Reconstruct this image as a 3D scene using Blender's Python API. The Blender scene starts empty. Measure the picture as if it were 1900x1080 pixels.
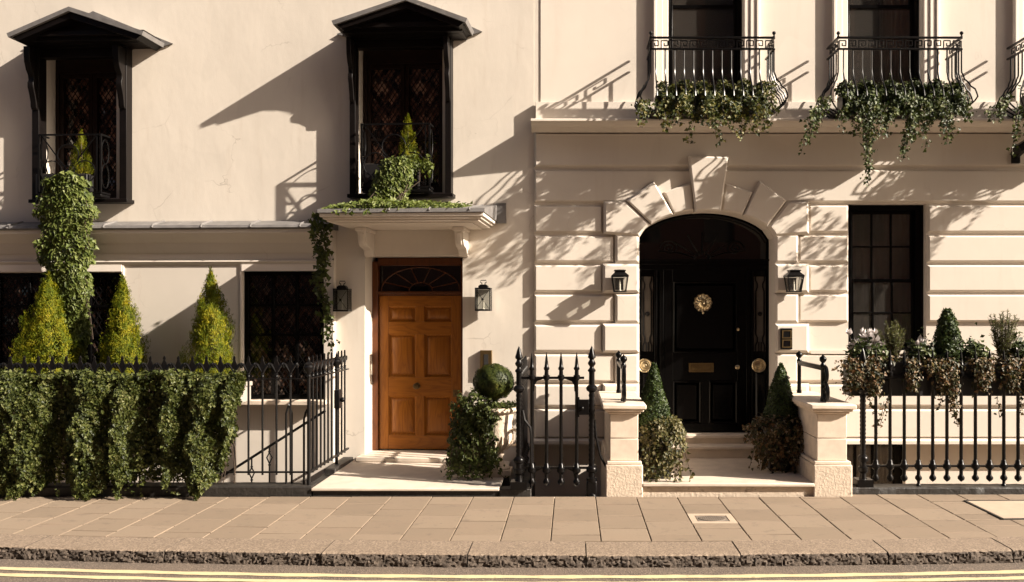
import bpy, math, random
import numpy as np
from mathutils import Vector, Matrix

# ------------------------------------------------------------------ camera
scene = bpy.context.scene
F, XV, YV = 1600.0, 1061.0, 580.0          # focal length and vanishing point of the photograph
D, ZC = 10.667, 1.93                       # camera distance from the right facade, eye height
cam_d = bpy.data.cameras.new("camera")
cam_d.sensor_width = 36.0
cam_d.lens = 36.0 * F / 1900.0
cam_d.shift_x = -(XV - 950.0) / 1900.0
cam_d.shift_y = (YV - 540.0) / 1900.0
cam_d.clip_start, cam_d.clip_end = 0.1, 2000.0
cam = bpy.data.objects.new("camera", cam_d)
scene.collection.objects.link(cam)
cam.location = (0.0, -D, ZC)
cam.rotation_euler = (math.radians(90), 0, 0)
scene.camera = cam

# ------------------------------------------------------------------ light
SA, SB = 3.0, 1.8                          # metres of shadow along / down the wall per metre of projection
sun_dir = Vector((SA, -1.0, SB)).normalized()
elev = math.asin(sun_dir.z)
world = bpy.data.worlds.new("World")
scene.world = world
world.use_nodes = True
wn, wl = world.node_tree.nodes, world.node_tree.links
wn.clear()
w_out = wn.new("ShaderNodeOutputWorld")
w_bg = wn.new("ShaderNodeBackground")
w_sky = wn.new("ShaderNodeTexSky")
w_sky.sky_type = 'NISHITA'
w_sky.sun_disc = False
w_sky.sun_elevation = elev
w_sky.sun_rotation = math.atan2(sun_dir.x, sun_dir.y)
w_sky.dust_density = 5.0
w_sky.air_density = 0.8
w_sky.ozone_density = 0.3
w_bg.inputs["Strength"].default_value = 0.05
wl.new(w_sky.outputs[0], w_bg.inputs[0])
wl.new(w_bg.outputs[0], w_out.inputs[0])
sun_d = bpy.data.lights.new("sun", 'SUN')
sun_d.energy = 5.0
sun_d.angle = math.radians(0.5)
sun_d.color = (1.0, 0.895, 0.765)
sun = bpy.data.objects.new("sun", sun_d)
scene.collection.objects.link(sun)
sun.rotation_euler = (-sun_dir).to_track_quat('-Z', 'Y').to_euler()
sun.location = (20, -10, 20)
scene.view_settings.view_transform = 'Standard'
scene.view_settings.look = 'None'
scene.view_settings.gamma = 1.0
scene.view_settings.exposure = 1.42
scene.cycles.max_bounces = 7
scene.cycles.transparent_max_bounces = 12

# ------------------------------------------------------------------ projection helpers
ANG = math.radians(3.0)                    # the left house stands at a slight angle to the right one
sa, ca = math.sin(ANG), math.cos(ANG)
OX, OY = -0.47, 0.05
FR_L = Matrix.Translation((OX, OY, 0)) @ Matrix.Rotation(-ANG, 4, 'Z')
FR_R = Matrix.Identity(4)

def G(px, py, Y):                          # photograph position at world depth Y -> x, z
    d = D + Y
    return (px - XV) * d / F, ZC - (py - YV) * d / F

def GY(py, z):                             # world depth of a point of height z seen on row py
    return (ZC - z) * F / (py - YV) - D

def LP(px, py, p=0.0):                     # the same on the left facade, p metres in front of its wall
    k = (px - XV) / F
    t = (OX * sa + (D + OY) * ca - p) / (k * sa + ca)
    X, Y = t * k, -D + t
    return (X - OX) * ca - (Y - OY) * sa, ZC - (py - YV) * t / F

def lu(px, p=0.0): return LP(px, YV, p)[0]
def rx(px, p=0.0): return G(px, YV, -p)[0]
def rz(py, p=0.0): return G(XV, py, -p)[1]

# ------------------------------------------------------------------ materials
def new_mat(name):
    m = bpy.data.materials.new(name)
    m.use_nodes = True
    nt = m.node_tree
    return m, nt, nt.nodes, nt.links, nt.nodes["Principled BSDF"]

def N(nodes, t, **kw):
    n = nodes.new(t)
    for k, v in kw.items():
        setattr(n, k, v)
    return n

def mixc(nodes, links, fac, a, b, blend='MIX'):
    n = nodes.new("ShaderNodeMix")
    n.data_type = 'RGBA'
    n.blend_type = blend
    for sock, val in ((0, fac), (6, a), (7, b)):
        if hasattr(val, "links") or hasattr(val, "is_output"):
            links.new(val, n.inputs[sock])
        elif sock == 0:
            n.inputs[0].default_value = val
        else:
            n.inputs[sock].default_value = (*val, 1)
    return n.outputs[2]

def noise(nodes, links, co, scale, detail=4, rough=.55, stretch=None):
    n = nodes.new("ShaderNodeTexNoise")
    n.inputs["Scale"].default_value = scale
    n.inputs["Detail"].default_value = detail
    n.inputs["Roughness"].default_value = rough
    if stretch:
        mp = nodes.new("ShaderNodeMapping")
        mp.inputs["Scale"].default_value = stretch
        links.new(co, mp.inputs[0]); co = mp.outputs[0]
    links.new(co, n.inputs["Vector"])
    return n.outputs[0]

def ramp(nodes, links, fac, stops):
    r = nodes.new("ShaderNodeValToRGB")
    e = r.color_ramp.elements
    while len(e) < len(stops): e.new(0.5)
    for i, (p, c) in enumerate(stops):
        e[i].position = p
        e[i].color = (*c, 1) if len(c) == 3 else c
    links.new(fac, r.inputs[0])
    return r.outputs[0]

def bump(nodes, links, bsdf, hts):         # list of (height socket, strength, distance)
    prev = None
    for h, s, d in hts:
        b = nodes.new("ShaderNodeBump")
        b.inputs["Strength"].default_value = s
        b.inputs["Distance"].default_value = d
        links.new(h, b.inputs["Height"])
        if prev: links.new(prev, b.inputs["Normal"])
        prev = b.outputs[0]
    links.new(prev, bsdf.inputs["Normal"])

def simple(name, col, rough=.5, metal=0., var=.12, vscale=6., bscale=60., bstr=.15, bdist=.003, spec=.5, dirt=None, coat=0., island=0.):
    m, nt, nd, lk, bs = new_mat(name)
    tc = nd.new("ShaderNodeTexCoord")
    co = tc.outputs["Object"]
    n1 = noise(nd, lk, co, vscale, 5)
    lo = tuple(c * (1 - var) for c in col); hi = tuple(min(1, c * (1 + var)) for c in col)
    c = ramp(nd, lk, n1, [(.3, lo), (.7, hi)])
    if dirt:
        n2 = noise(nd, lk, co, dirt[1], 6, .65)
        f = ramp(nd, lk, n2, [(dirt[2], (0, 0, 0)), (min(1, dirt[2] + .12), (1, 1, 1))])
        c = mixc(nd, lk, f, c, dirt[0])
    if island:
        ge = nd.new("ShaderNodeNewGeometry")
        g = ramp(nd, lk, ge.outputs["Random Per Island"], [(0, (1 - island,) * 3), (1, (1 + island,) * 3)])
        c = mixc(nd, lk, 1.0, c, g, 'MULTIPLY')
    lk.new(c, bs.inputs["Base Color"])
    bs.inputs["Roughness"].default_value = rough
    bs.inputs["Metallic"].default_value = metal
    bs.inputs["Specular IOR Level"].default_value = spec
    bs.inputs["Coat Weight"].default_value = coat
    bs.inputs["Coat Roughness"].default_value = .12
    if bstr:
        bump(nd, lk, bs, [(noise(nd, lk, co, bscale, 4), bstr, bdist)])
    return m

def stucco(name, col, stain, trowel=.5, fine=.35, crack=.5):
    m, nt, nd, lk, bs = new_mat(name)
    co = nd.new("ShaderNodeTexCoord").outputs["Object"]
    big = noise(nd, lk, co, .9, 5, .6)
    c = ramp(nd, lk, big, [(.3, tuple(x * .94 for x in col)), (.7, tuple(min(1, x * 1.03) for x in col))])
    streak = noise(nd, lk, co, 3.2, 5, .65, (2.2, 1, .25))
    f = ramp(nd, lk, streak, [(.55, (0, 0, 0)), (.85, (.45, .45, .45))])
    c = mixc(nd, lk, f, c, stain)
    pit = noise(nd, lk, co, 17, 6, .7)
    f2 = ramp(nd, lk, pit, [(.68, (0, 0, 0)), (.76, (.35, .35, .35))])
    c = mixc(nd, lk, f2, c, tuple(x * .8 for x in stain))
    wv = noise(nd, lk, co, 1.6, 4, .6)
    dv = nd.new("ShaderNodeVectorMath"); dv.operation = 'ADD'
    lk.new(co, dv.inputs[0]); lk.new(wv, dv.inputs[1])
    vo = N(nd, "ShaderNodeTexVoronoi", feature='DISTANCE_TO_EDGE'); vo.inputs["Scale"].default_value = .75
    lk.new(dv.outputs[0], vo.inputs["Vector"])
    cr = ramp(nd, lk, vo.outputs["Distance"], [(.0, (1, 1, 1)), (.006, (0, 0, 0))])
    msk = ramp(nd, lk, noise(nd, lk, co, 1.1, 3), [(.52, (0, 0, 0)), (.62, (crack,) * 3)])
    cm_ = mixc(nd, lk, 1.0, cr, msk, 'MULTIPLY')
    c = mixc(nd, lk, cm_, c, tuple(x * .55 for x in stain))
    pt = ramp(nd, lk, noise(nd, lk, co, .8, 2, .4, (1, 1, .7)), [(.585, (0, 0, 0)), (.592, (.5, .5, .5))])
    c = mixc(nd, lk, pt, c, tuple(min(1, x * 1.05) for x in col))
    lk.new(c, bs.inputs["Base Color"])
    bs.inputs["Roughness"].default_value = .72
    bs.inputs["Specular IOR Level"].default_value = .25
    t1 = noise(nd, lk, co, 2.4, 3, .5, (1, 1, .6))
    t2 = noise(nd, lk, co, 14, 5, .6, (1, 1, .5))
    t3 = noise(nd, lk, co, 110, 3, .6)
    bump(nd, lk, bs, [(t1, trowel * .28, .04), (t2, trowel * .25, .008), (t3, fine * .8, .0025)])
    return m

def wood(name, dark, light, rough=.42, horiz=False):
    m, nt, nd, lk, bs = new_mat(name)
    co = nd.new("ShaderNodeTexCoord").outputs["Object"]
    ge = nd.new("ShaderNodeNewGeometry")
    sc_ = nd.new("ShaderNodeMath"); sc_.operation = 'MULTIPLY'; sc_.inputs[1].default_value = 13.7
    lk.new(ge.outputs["Random Per Island"], sc_.inputs[0])
    off = nd.new("ShaderNodeVectorMath"); off.operation = 'ADD'
    lk.new(co, off.inputs[0]); lk.new(sc_.outputs[0], off.inputs[1])
    o = off.outputs[0]
    body = noise(nd, lk, o, 1.0, 2, .5, (.9, 3, 5.5) if horiz else (5.5, 3, .9))     # long soft figure
    mul = nd.new("ShaderNodeMath"); mul.operation = 'MULTIPLY'; mul.inputs[1].default_value = 11.0
    lk.new(body, mul.inputs[0])
    fr = nd.new("ShaderNodeMath"); fr.operation = 'FRACT'; lk.new(mul.outputs[0], fr.inputs[0])
    c = ramp(nd, lk, fr.outputs[0], [(0, tuple(.35 * a + .65 * b for a, b in zip(dark, light))), (.6, light), (.92, tuple(.6 * a + .4 * b for a, b in zip(dark, light))), (1, tuple(.4 * a + .6 * b for a, b in zip(dark, light)))])
    fib = noise(nd, lk, o, 30, 4, .6, (.05, 1, 1.6) if horiz else (1.6, 1, .05))
    f = ramp(nd, lk, fib, [(.4, (.0, .0, .0)), (.8, (.55, .55, .55))])
    c = mixc(nd, lk, f, c, dark)
    isl = ramp(nd, lk, ge.outputs["Random Per Island"], [(0, (.84, .83, .82)), (1, (1.12, 1.1, 1.06))])
    c = mixc(nd, lk, 1.0, c, isl, 'MULTIPLY')
    lk.new(c, bs.inputs["Base Color"])
    bs.inputs["Roughness"].default_value = rough
    bs.inputs["Specular IOR Level"].default_value = .3
    bs.inputs["Coat Weight"].default_value = .1
    bs.inputs["Coat Roughness"].default_value = .3
    bump(nd, lk, bs, [(fib, .12, .002)])
    return m

def leaf(name, cols, trans=.25, rough=.5, spec=.28, tint=(1.3, 1.35, .6), clump=7., isl=.55, dark=.78):
    m, nt, nd, lk, bs = new_mat(name)
    ge = nd.new("ShaderNodeNewGeometry")
    k = len(cols)
    co = nd.new("ShaderNodeTexCoord").outputs["Object"]
    cl = noise(nd, lk, co, clump, 3, .6)
    ma = nd.new("ShaderNodeMapRange"); ma.inputs[1].default_value = .28; ma.inputs[2].default_value = .72
    lk.new(cl, ma.inputs[0])
    mm = nd.new("ShaderNodeMix"); mm.inputs[0].default_value = isl
    lk.new(ma.outputs[0], mm.inputs[2]); lk.new(ge.outputs["Random Per Island"], mm.inputs[3])
    c = ramp(nd, lk, mm.outputs[0], [((i / (k - 1)) * .84 + .08, tuple(q * dark for q in cc)) for i, cc in enumerate(cols)])
    lk.new(c, bs.inputs["Base Color"])
    bs.inputs["Roughness"].default_value = rough
    bs.inputs["Specular IOR Level"].default_value = spec
    tr = nd.new("ShaderNodeBsdfTranslucent")
    c2 = mixc(nd, lk, 1.0, c, tint, 'MULTIPLY')
    lk.new(c2, tr.inputs[0])
    mx = nd.new("ShaderNodeMixShader"); mx.inputs[0].default_value = trans
    lk.new(bs.outputs[0], mx.inputs[1]); lk.new(tr.outputs[0], mx.inputs[2])
    lk.new(mx.outputs[0], nd["Material Output"].inputs[0])
    return m

def pane_mat(name, tint, refl_rough=.03, wob=.0):
    m, nt, nd, lk, bs = new_mat(name)
    bs.inputs["Base Color"].default_value = (*tint, 1)
    bs.inputs["Roughness"].default_value = refl_rough
    bs.inputs["Specular IOR Level"].default_value = .6
    if wob:
        co = nd.new("ShaderNodeTexCoord").outputs["Object"]
        bump(nd, lk, bs, [(noise(nd, lk, co, 5, 2), wob, .01)])
    return m

def leaf_pane(name, g):                           # leaded glass: warm brick reflections painted as a base colour per quarry
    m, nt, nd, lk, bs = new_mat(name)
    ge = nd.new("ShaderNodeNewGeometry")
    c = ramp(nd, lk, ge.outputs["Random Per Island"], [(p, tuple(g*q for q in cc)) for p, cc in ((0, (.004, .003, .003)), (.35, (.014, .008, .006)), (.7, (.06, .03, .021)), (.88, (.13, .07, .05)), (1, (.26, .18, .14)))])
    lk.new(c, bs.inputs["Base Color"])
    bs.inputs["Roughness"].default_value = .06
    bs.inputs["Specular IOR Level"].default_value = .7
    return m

def glass_mat(name, grey_reflect=.0):
    m, nt, nd, lk, bs = new_mat(name)
    tr = nd.new("ShaderNodeBsdfTransparent"); tr.inputs[0].default_value = (.86, .86, .84, 1)
    gl = nd.new("ShaderNodeBsdfGlossy"); gl.inputs["Roughness"].default_value = .02
    fr = nd.new("ShaderNodeFresnel"); fr.inputs[0].default_value = 1.45
    mx = nd.new("ShaderNodeMixShader")
    df = nd.new("ShaderNodeBsdfDiffuse"); df.inputs[0].default_value = (.5, .45, .4, 1)  # diffuse grey painted in for the reflected sky and trees
    dm = nd.new("ShaderNodeMixShader"); dm.inputs[0].default_value = grey_reflect
    lk.new(tr.outputs[0], dm.inputs[1]); lk.new(df.outputs[0], dm.inputs[2])
    lk.new(fr.outputs[0], mx.inputs[0]); lk.new(dm.outputs[0], mx.inputs[1]); lk.new(gl.outputs[0], mx.inputs[2])
    lk.new(mx.outputs[0], nd["Material Output"].inputs[0])
    return m

M = {}
M['stucco'] = stucco("cream_stucco", (.68, .615, .535), (.50, .415, .33))
M['paint'] = stucco("cream_masonry_paint", (.65, .585, .51), (.55, .45, .37), .25, .14, .2)
M['trim'] = stucco("white_trim_paint", (.80, .715, .63), (.62, .52, .42), .15, .1, 0.)
M['stone'] = simple("pale_stone", (.62, .52, .42), .8, var=.1, vscale=9, bscale=90, bstr=.3, bdist=.004, dirt=((.34, .26, .19), 5, .62))
M['rough_stone'] = simple("worn_stone", (.56, .46, .36), .9, var=.12, vscale=12, bscale=38, bstr=.6, bdist=.012, dirt=((.22, .17, .13), 9, .6))
M['step'] = simple("step_stone", (.53, .45, .37), .7, var=.1, vscale=7, bscale=120, bstr=.2, dirt=((.26, .21, .17), 3.2, .66))
M['iron'] = simple("black_iron_paint", (.0045, .004, .004), .36, var=.2, bscale=140, bstr=.2, bdist=.002, spec=.22)
M['rail'] = simple("black_gloss_paint", (.0035, .003, .003), .3, var=.2, bscale=90, bstr=.15, bdist=.002, spec=.2)
M['plinth'] = simple("black_painted_stone", (.02, .017, .0145), .55, var=.35, vscale=20, bscale=30, bstr=.6, bdist=.012, dirt=((.06, .05, .04), 14, .62))
M['darkwood'] = simple("dark_brown_wood", (.0045, .003, .0026), .45, var=.25, vscale=14, bscale=40, bstr=.15, spec=.2)
M['blackwood'] = simple("black_joinery_paint", (.0022, .002, .002), .24, var=.1, bscale=60, bstr=.05, spec=.14)
M['casement'] = simple("reddish_brown_wood", (.016, .0075, .005), .45, var=.25, vscale=14, bscale=40, bstr=.15, spec=.2)
M['lead'] = simple("grey_lead", (.15, .14, .135), .5, var=.2, vscale=7, bscale=12, bstr=.3, bdist=.01, dirt=((.30, .28, .26), 6, .62))
M['brass'] = simple("brass", (.56, .46, .29), .32, 1., var=.15, bscale=30, bstr=.1)
M['dullbrass'] = simple("tarnished_brass", (.16, .105, .045), .42, .8, var=.2, bscale=30, bstr=.1)
M['pane'] = pane_mat("dark_pane", (.006, .005, .005), .03)
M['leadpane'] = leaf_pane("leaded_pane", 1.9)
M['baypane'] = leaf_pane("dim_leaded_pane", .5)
M['glass'] = glass_mat("clear_glass", .02)
M['window_glass'] = glass_mat("grey_reflection_glass", .055)  # reflection greyness mixed into the glass colour
M['frost'] = simple("frosted_glass", (.55, .52, .48), .3, var=.06, bstr=.05)
M['net'] = simple("dark_net_curtain", (.16, .145, .13), .9, bstr=0)
M['obscure'] = simple("obscured_glass", (.11, .095, .08), .25, var=.15, bscale=40, bstr=.1)
M['curtain'] = simple("pale_curtain", (.32, .29, .26), .9, bstr=.0)
M['inner'] = simple("dark_room", (.02, .018, .016), .9, bstr=0)
M['white'] = simple("white_candle", (.8, .76, .68), .5, bstr=0)
M['soil'] = simple("potting_soil", (.025, .018, .012), .95, bstr=.6, bscale=40, bdist=.02)
M['planter'] = simple("black_planter", (.011, .010, .010), .45, bstr=.1)
M['grey_planter'] = simple("grey_planter", (.33, .29, .25), .6, bstr=.1)
M['terra'] = simple("terracotta", (.32, .15, .08), .8)
M['bark'] = simple("bark", (.06, .04, .026), .9, bscale=30, bstr=.6, bdist=.01)
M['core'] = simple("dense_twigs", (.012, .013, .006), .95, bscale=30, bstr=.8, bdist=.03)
M['woodv'] = wood("oak_upright", (.18, .052, .0045), (.345, .125, .0125))
M['woodh'] = wood("oak_level", (.18, .052, .0045), (.345, .125, .0125), horiz=True)
M['woodframe'] = wood("oak_frame", (.05, .015, .004), (.12, .034, .007))
M['ivy'] = leaf("ivy_leaf", [(.018, .026, .006), (.045, .062, .012), (.085, .105, .024), (.14, .155, .05)], .2)
M['ivy_light'] = leaf("pale_ivy_leaf", [(.035, .050, .010), (.085, .112, .022), (.145, .172, .042), (.23, .245, .09)], .25, dark=.9)
M['hedge'] = leaf("hedge_leaf", [(.010, .014, .004), (.038, .050, .011), (.09, .103, .024), (.19, .185, .07)], .2, dark=.92)
M['ivy_red'] = leaf("bronzed_ivy_leaf", [(.014, .018, .007), (.035, .04, .013), (.05, .05, .018), (.085, .065, .025), (.16, .075, .028), (.22, .16, .08), (.42, .34, .25)], .2, isl=.8)
M['ivy_var'] = leaf("variegated_ivy_leaf", [(.02, .025, .008), (.055, .06, .016), (.11, .095, .03), (.20, .17, .07), (.36, .32, .20)], .2, isl=.75)
M['ivy_dark'] = leaf("dark_ivy_leaf", [(.008, .014, .004), (.026, .040, .009), (.065, .085, .02), (.18, .185, .08)], .15, dark=.95)
M['ivy_gold'] = leaf("yellowing_ivy_leaf", [(.008, .012, .004), (.026, .036, .008), (.065, .08, .018), (.14, .13, .035), (.26, .21, .08)], .2, isl=.7, dark=.95)
M['conifer'] = leaf("golden_cypress_spray", [(.025, .045, .004), (.085, .11, .006), (.19, .18, .009), (.34, .27, .016)], .3, .6, .15, clump=9., isl=.28, dark=1.0)
M['box'] = leaf("box_leaf", [(.012, .024, .006), (.03, .052, .011), (.055, .085, .018), (.08, .10, .025)], .15)
M['box_gold'] = leaf("box_leaf_golden", [(.014, .024, .005), (.035, .05, .010), (.07, .085, .015), (.17, .155, .025)], .2, clump=5., isl=.35)
M['rosemary'] = leaf("rosemary_needle", [(.05, .06, .025), (.13, .14, .055), (.24, .235, .11)], .2, .5)
M['flower'] = leaf("white_petal", [(.48, .43, .42), (.60, .56, .55), (.72, .68, .67)], .3, .5, tint=(1, .97, .97), dark=1.)
M['yellow'] = simple("yellow_line_paint", (.52, .43, .25), .8, var=.1, vscale=15, bscale=150, bstr=.4, dirt=((.30, .22, .13), 22, .60))

def slab_mat():
    m, nt, nd, lk, bs = new_mat("paving_stone")
    co = nd.new("ShaderNodeTexCoord").outputs["Object"]
    ge = nd.new("ShaderNodeNewGeometry")
    c = ramp(nd, lk, ge.outputs["Random Per Island"], [(0, (.178, .133, .092)), (.5, (.205, .154, .107)), (1, (.232, .176, .124))])
    n1 = noise(nd, lk, co, 2.2, 6, .65)
    c = mixc(nd, lk, ramp(nd, lk, n1, [(.4, (0, 0, 0)), (.8, (.5, .5, .5))]), c, (.23, .165, .115))
    n2 = noise(nd, lk, co, 60, 5, .7)
    c = mixc(nd, lk, ramp(nd, lk, n2, [(.45, (0, 0, 0)), (.8, (.45, .45, .45))]), c, (.165, .122, .086))
    st = noise(nd, lk, co, 5.5, 6, .7)      # old stains
    c = mixc(nd, lk, ramp(nd, lk, st, [(.56, (0, 0, 0)), (.68, (.55, .55, .55))]), c, (.125, .093, .067))
    vo = N(nd, "ShaderNodeTexVoronoi"); vo.inputs["Scale"].default_value = 7.
    lk.new(co, vo.inputs["Vector"])         # trodden gum spots
    c = mixc(nd, lk, ramp(nd, lk, vo.outputs["Distance"], [(.07, (.5, .5, .5)), (.11, (0, 0, 0))]), c, (.12, .095, .075))
    lk.new(c, bs.inputs["Base Color"])
    bs.inputs["Roughness"].default_value = .85
    bump(nd, lk, bs, [(noise(nd, lk, co, 9, 4), .25, .01), (n2, .3, .004)])
    return m
def granite_mat():
    m, nt, nd, lk, bs = new_mat("kerb_granite")
    co = nd.new("ShaderNodeTexCoord").outputs["Object"]
    v = N(nd, "ShaderNodeTexVoronoi"); v.inputs["Scale"].default_value = 95
    lk.new(co, v.inputs["Vector"])
    c = ramp(nd, lk, v.outputs["Color"], [(0, (.11, .08, .056)), (.5, (.205, .152, .107)), (1, (.34, .262, .195))])
    n1 = noise(nd, lk, co, 4, 6, .65)
    c = mixc(nd, lk, ramp(nd, lk, n1, [(.45, (0, 0, 0)), (.8, (.6, .6, .6))]), c, (.17, .125, .09))
    lk.new(c, bs.inputs["Base Color"])
    bs.inputs["Roughness"].default_value = .8
    bump(nd, lk, bs, [(noise(nd, lk, co, 70, 5, .7), .6, .008)])
    return m
def kerb_face_mat():
    m, nt, nd, lk, bs = new_mat("hewn_kerb_face")
    co = nd.new("ShaderNodeTexCoord").outputs["Object"]
    n1 = noise(nd, lk, co, 22, 6, .7)
    c = ramp(nd, lk, n1, [(.3, (.045, .034, .026)), (.55, (.095, .072, .055)), (.8, (.16, .122, .093))])
    lk.new(c, bs.inputs["Base Color"])
    bs.inputs["Roughness"].default_value = .9
    bump(nd, lk, bs, [(noise(nd, lk, co, 30, 6, .7), .8, .02)])
    return m
def asphalt_mat():
    m, nt, nd, lk, bs = new_mat("asphalt")
    co = nd.new("ShaderNodeTexCoord").outputs["Object"]
    v = N(nd, "ShaderNodeTexVoronoi"); v.inputs["Scale"].default_value = 110
    lk.new(co, v.inputs["Vector"])
    c = ramp(nd, lk, v.outputs["Color"], [(0, (.055, .042, .034)), (.6, (.11, .085, .066)), (1, (.26, .20, .15))])
    n1 = noise(nd, lk, co, 1.6, 6, .6)
    c = mixc(nd, lk, ramp(nd, lk, n1, [(.35, (0, 0, 0)), (.75, (.6, .6, .6))]), c, (.17, .125, .09))
    lk.new(c, bs.inputs["Base Color"])
    bs.inputs["Roughness"].default_value = .85
    bump(nd, lk, bs, [(v.outputs["Distance"], .7, .006), (noise(nd, lk, co, 40, 4), .3, .01)])
    return m
def brick_mat():
    m, nt, nd, lk, bs = new_mat("red_brick")
    co = nd.new("ShaderNodeTexCoord").outputs["Object"]
    mp = nd.new("ShaderNodeMapping"); mp.inputs["Rotation"].default_value = (math.radians(90), 0, 0)
    lk.new(co, mp.inputs[0])
    b = nd.new("ShaderNodeTexBrick"); b.inputs["Scale"].default_value = 4.4
    b.inputs["Color1"].default_value = (.30, .10, .055, 1); b.inputs["Color2"].default_value = (.22, .075, .045, 1)
    b.inputs["Mortar"].default_value = (.34, .27, .2, 1)
    lk.new(mp.outputs[0], b.inputs["Vector"]); lk.new(b.outputs[0], bs.inputs["Base Color"])
    bs.inputs["Roughness"].default_value = .9
    return m
M['kerb_face'] = kerb_face_mat()
M['slab'], M['granite'], M['asphalt'], M['brick'] = slab_mat(), granite_mat(), asphalt_mat(), brick_mat()
M['joint'] = simple("sand_joint", (.035, .026, .02), .95, bscale=80, bstr=.4)
M['concrete'] = simple("pale_concrete", (.40, .31, .23), .85, var=.08, bscale=80, bstr=.3)
M['cover_iron'] = simple("cast_iron_cover", (.20, .165, .135), .6, .2, bscale=60, bstr=.3)

# ------------------------------------------------------------------ mesh building
ORG, FRM = {}, {}

class MB:
    def __init__(s): s.v, s.f = [], []
    def add(s, vs, fs):
        o = len(s.v); s.v += [tuple(p) for p in vs]; s.f += [tuple(i + o for i in f) for f in fs]; return s
    def box(s, x0, x1, y0, y1, z0, z1):
        x0, x1 = min(x0, x1), max(x0, x1); y0, y1 = min(y0, y1), max(y0, y1); z0, z1 = min(z0, z1), max(z0, z1)
        return s.add([(x0,y0,z0),(x1,y0,z0),(x1,y1,z0),(x0,y1,z0),(x0,y0,z1),(x1,y0,z1),(x1,y1,z1),(x0,y1,z1)],
                     [(0,3,2,1),(4,5,6,7),(0,1,5,4),(1,2,6,5),(2,3,7,6),(3,0,4,7)])
    def prism(s, poly, axis, a, b):        # poly of 2-D points extruded along axis
        def P(q, t):
            if axis == 'x': return (t, q[0], q[1])
            if axis == 'y': return (q[0], t, q[1])
            return (q[0], q[1], t)
        n = len(poly)
        vs = [P(q, a) for q in poly] + [P(q, b) for q in poly]
        fs = [tuple(range(n))[::-1], tuple(range(n, 2 * n))] + [(i, (i + 1) % n, n + (i + 1) % n, n + i) for i in range(n)]
        return s.add(vs, fs)
    def chamf(s, poly, yb, yf, inset, depth=None):   # x-z polygon block whose front (yf) has a chamfered margin
        depth = inset if depth is None else depth
        n = len(poly)
        area = sum(poly[i][0] * poly[(i+1) % n][1] - poly[(i+1) % n][0] * poly[i][1] for i in range(n))
        sg = 1 if area > 0 else -1
        inn = []
        for i in range(n):
            p0, p1, p2 = Vector(poly[i-1]), Vector(poly[i]), Vector(poly[(i+1) % n])
            e1, e2 = (p1 - p0).normalized(), (p2 - p1).normalized()
            n1 = Vector((-e1.y, e1.x)) * sg; n2 = Vector((-e2.y, e2.x)) * sg
            b = n1 + n2
            b = b / max(.25, b.dot(b) / 2)
            inn.append(p1 + b * inset)
        vs = [(q[0], yb, q[1]) for q in poly] + [(q[0], yf + depth, q[1]) for q in poly] + [(q[0], yf, q[1]) for q in inn]
        fs = [tuple(range(n)), tuple(range(2 * n, 3 * n))[::-1]]
        for k in (0, n):
            fs += [(k + i, k + (i + 1) % n, k + n + (i + 1) % n, k + n + i) for i in range(n)]
        return s.add(vs, fs)
    def tube(s, path, r, n=6, cap=True, flat=1.0):
        path = [Vector(p) for p in path]
        rs = r if isinstance(r, (list, tuple)) else [r] * len(path)
        prev = None; rings = []
        for i, p in enumerate(path):
            t = (path[min(i+1, len(path)-1)] - path[max(i-1, 0)])
            t = t.normalized() if t.length > 1e-9 else Vector((0, 0, 1))
            if prev is None:
                u = t.orthogonal().normalized() if abs(t.x) > .9 else (Vector((1, 0, 0)) - t * t.x).normalized()
            else:
                u = (prev - t * prev.dot(t)).normalized()
            prev = u; w = t.cross(u)
            rings.append([p + (u * math.cos(2*math.pi*(k+.5)/n) + w * math.sin(2*math.pi*(k+.5)/n) * flat) * rs[i] for k in range(n)])
        vs = [q for r_ in rings for q in r_]
        fs = [(i*n+k, i*n+(k+1) % n, (i+1)*n+(k+1) % n, (i+1)*n+k) for i in range(len(path)-1) for k in range(n)]
        if cap: fs += [tuple(range(n))[::-1], tuple((len(path)-1)*n + k for k in range(n))]
        return s.add(vs, fs)
    def lathe(s, prof, c, n=12, axis='z'):
        vs = []
        for r, h in prof:
            for k in range(n):
                a = 2 * math.pi * k / n
                if axis == 'z': vs.append((c[0] + r*math.cos(a), c[1] + r*math.sin(a), c[2] + h))
                else: vs.append((c[0] + r*math.cos(a), c[1] - h, c[2] + r*math.sin(a)))
        m = len(prof)
        fs = [(i*n+k, i*n+(k+1) % n, (i+1)*n+(k+1) % n, (i+1)*n+k) for i in range(m-1) for k in range(n)]
        fs += [tuple(range(n))[::-1], tuple((m-1)*n+k for k in range(n))]
        return s.add(vs, fs)
    def ball(s, c, r, n=10, m=6, sz=1.):
        return s.lathe([(max(1e-4, r*math.sin(math.pi*i/m)), -r*sz*math.cos(math.pi*i/m)) for i in range(m+1)], c, n)
    def bar(s, a, b, w, h=None, up=(0, 1, 0)):
        a, b = Vector(a), Vector(b); h = h or w
        t = (b - a).normalized(); u = Vector(up); u = (u - t*u.dot(t))
        u = u.normalized() if u.length > 1e-6 else t.orthogonal().normalized()
        q = t.cross(u)
        vs = [p + q*(sx*w/2) + u*(sy*h/2) for p in (a, b) for sx, sy in ((-1,-1),(1,-1),(1,1),(-1,1))]
        return s.add(vs, [(0,3,2,1),(4,5,6,7),(0,1,5,4),(1,2,6,5),(2,3,7,6),(3,0,4,7)])

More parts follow.
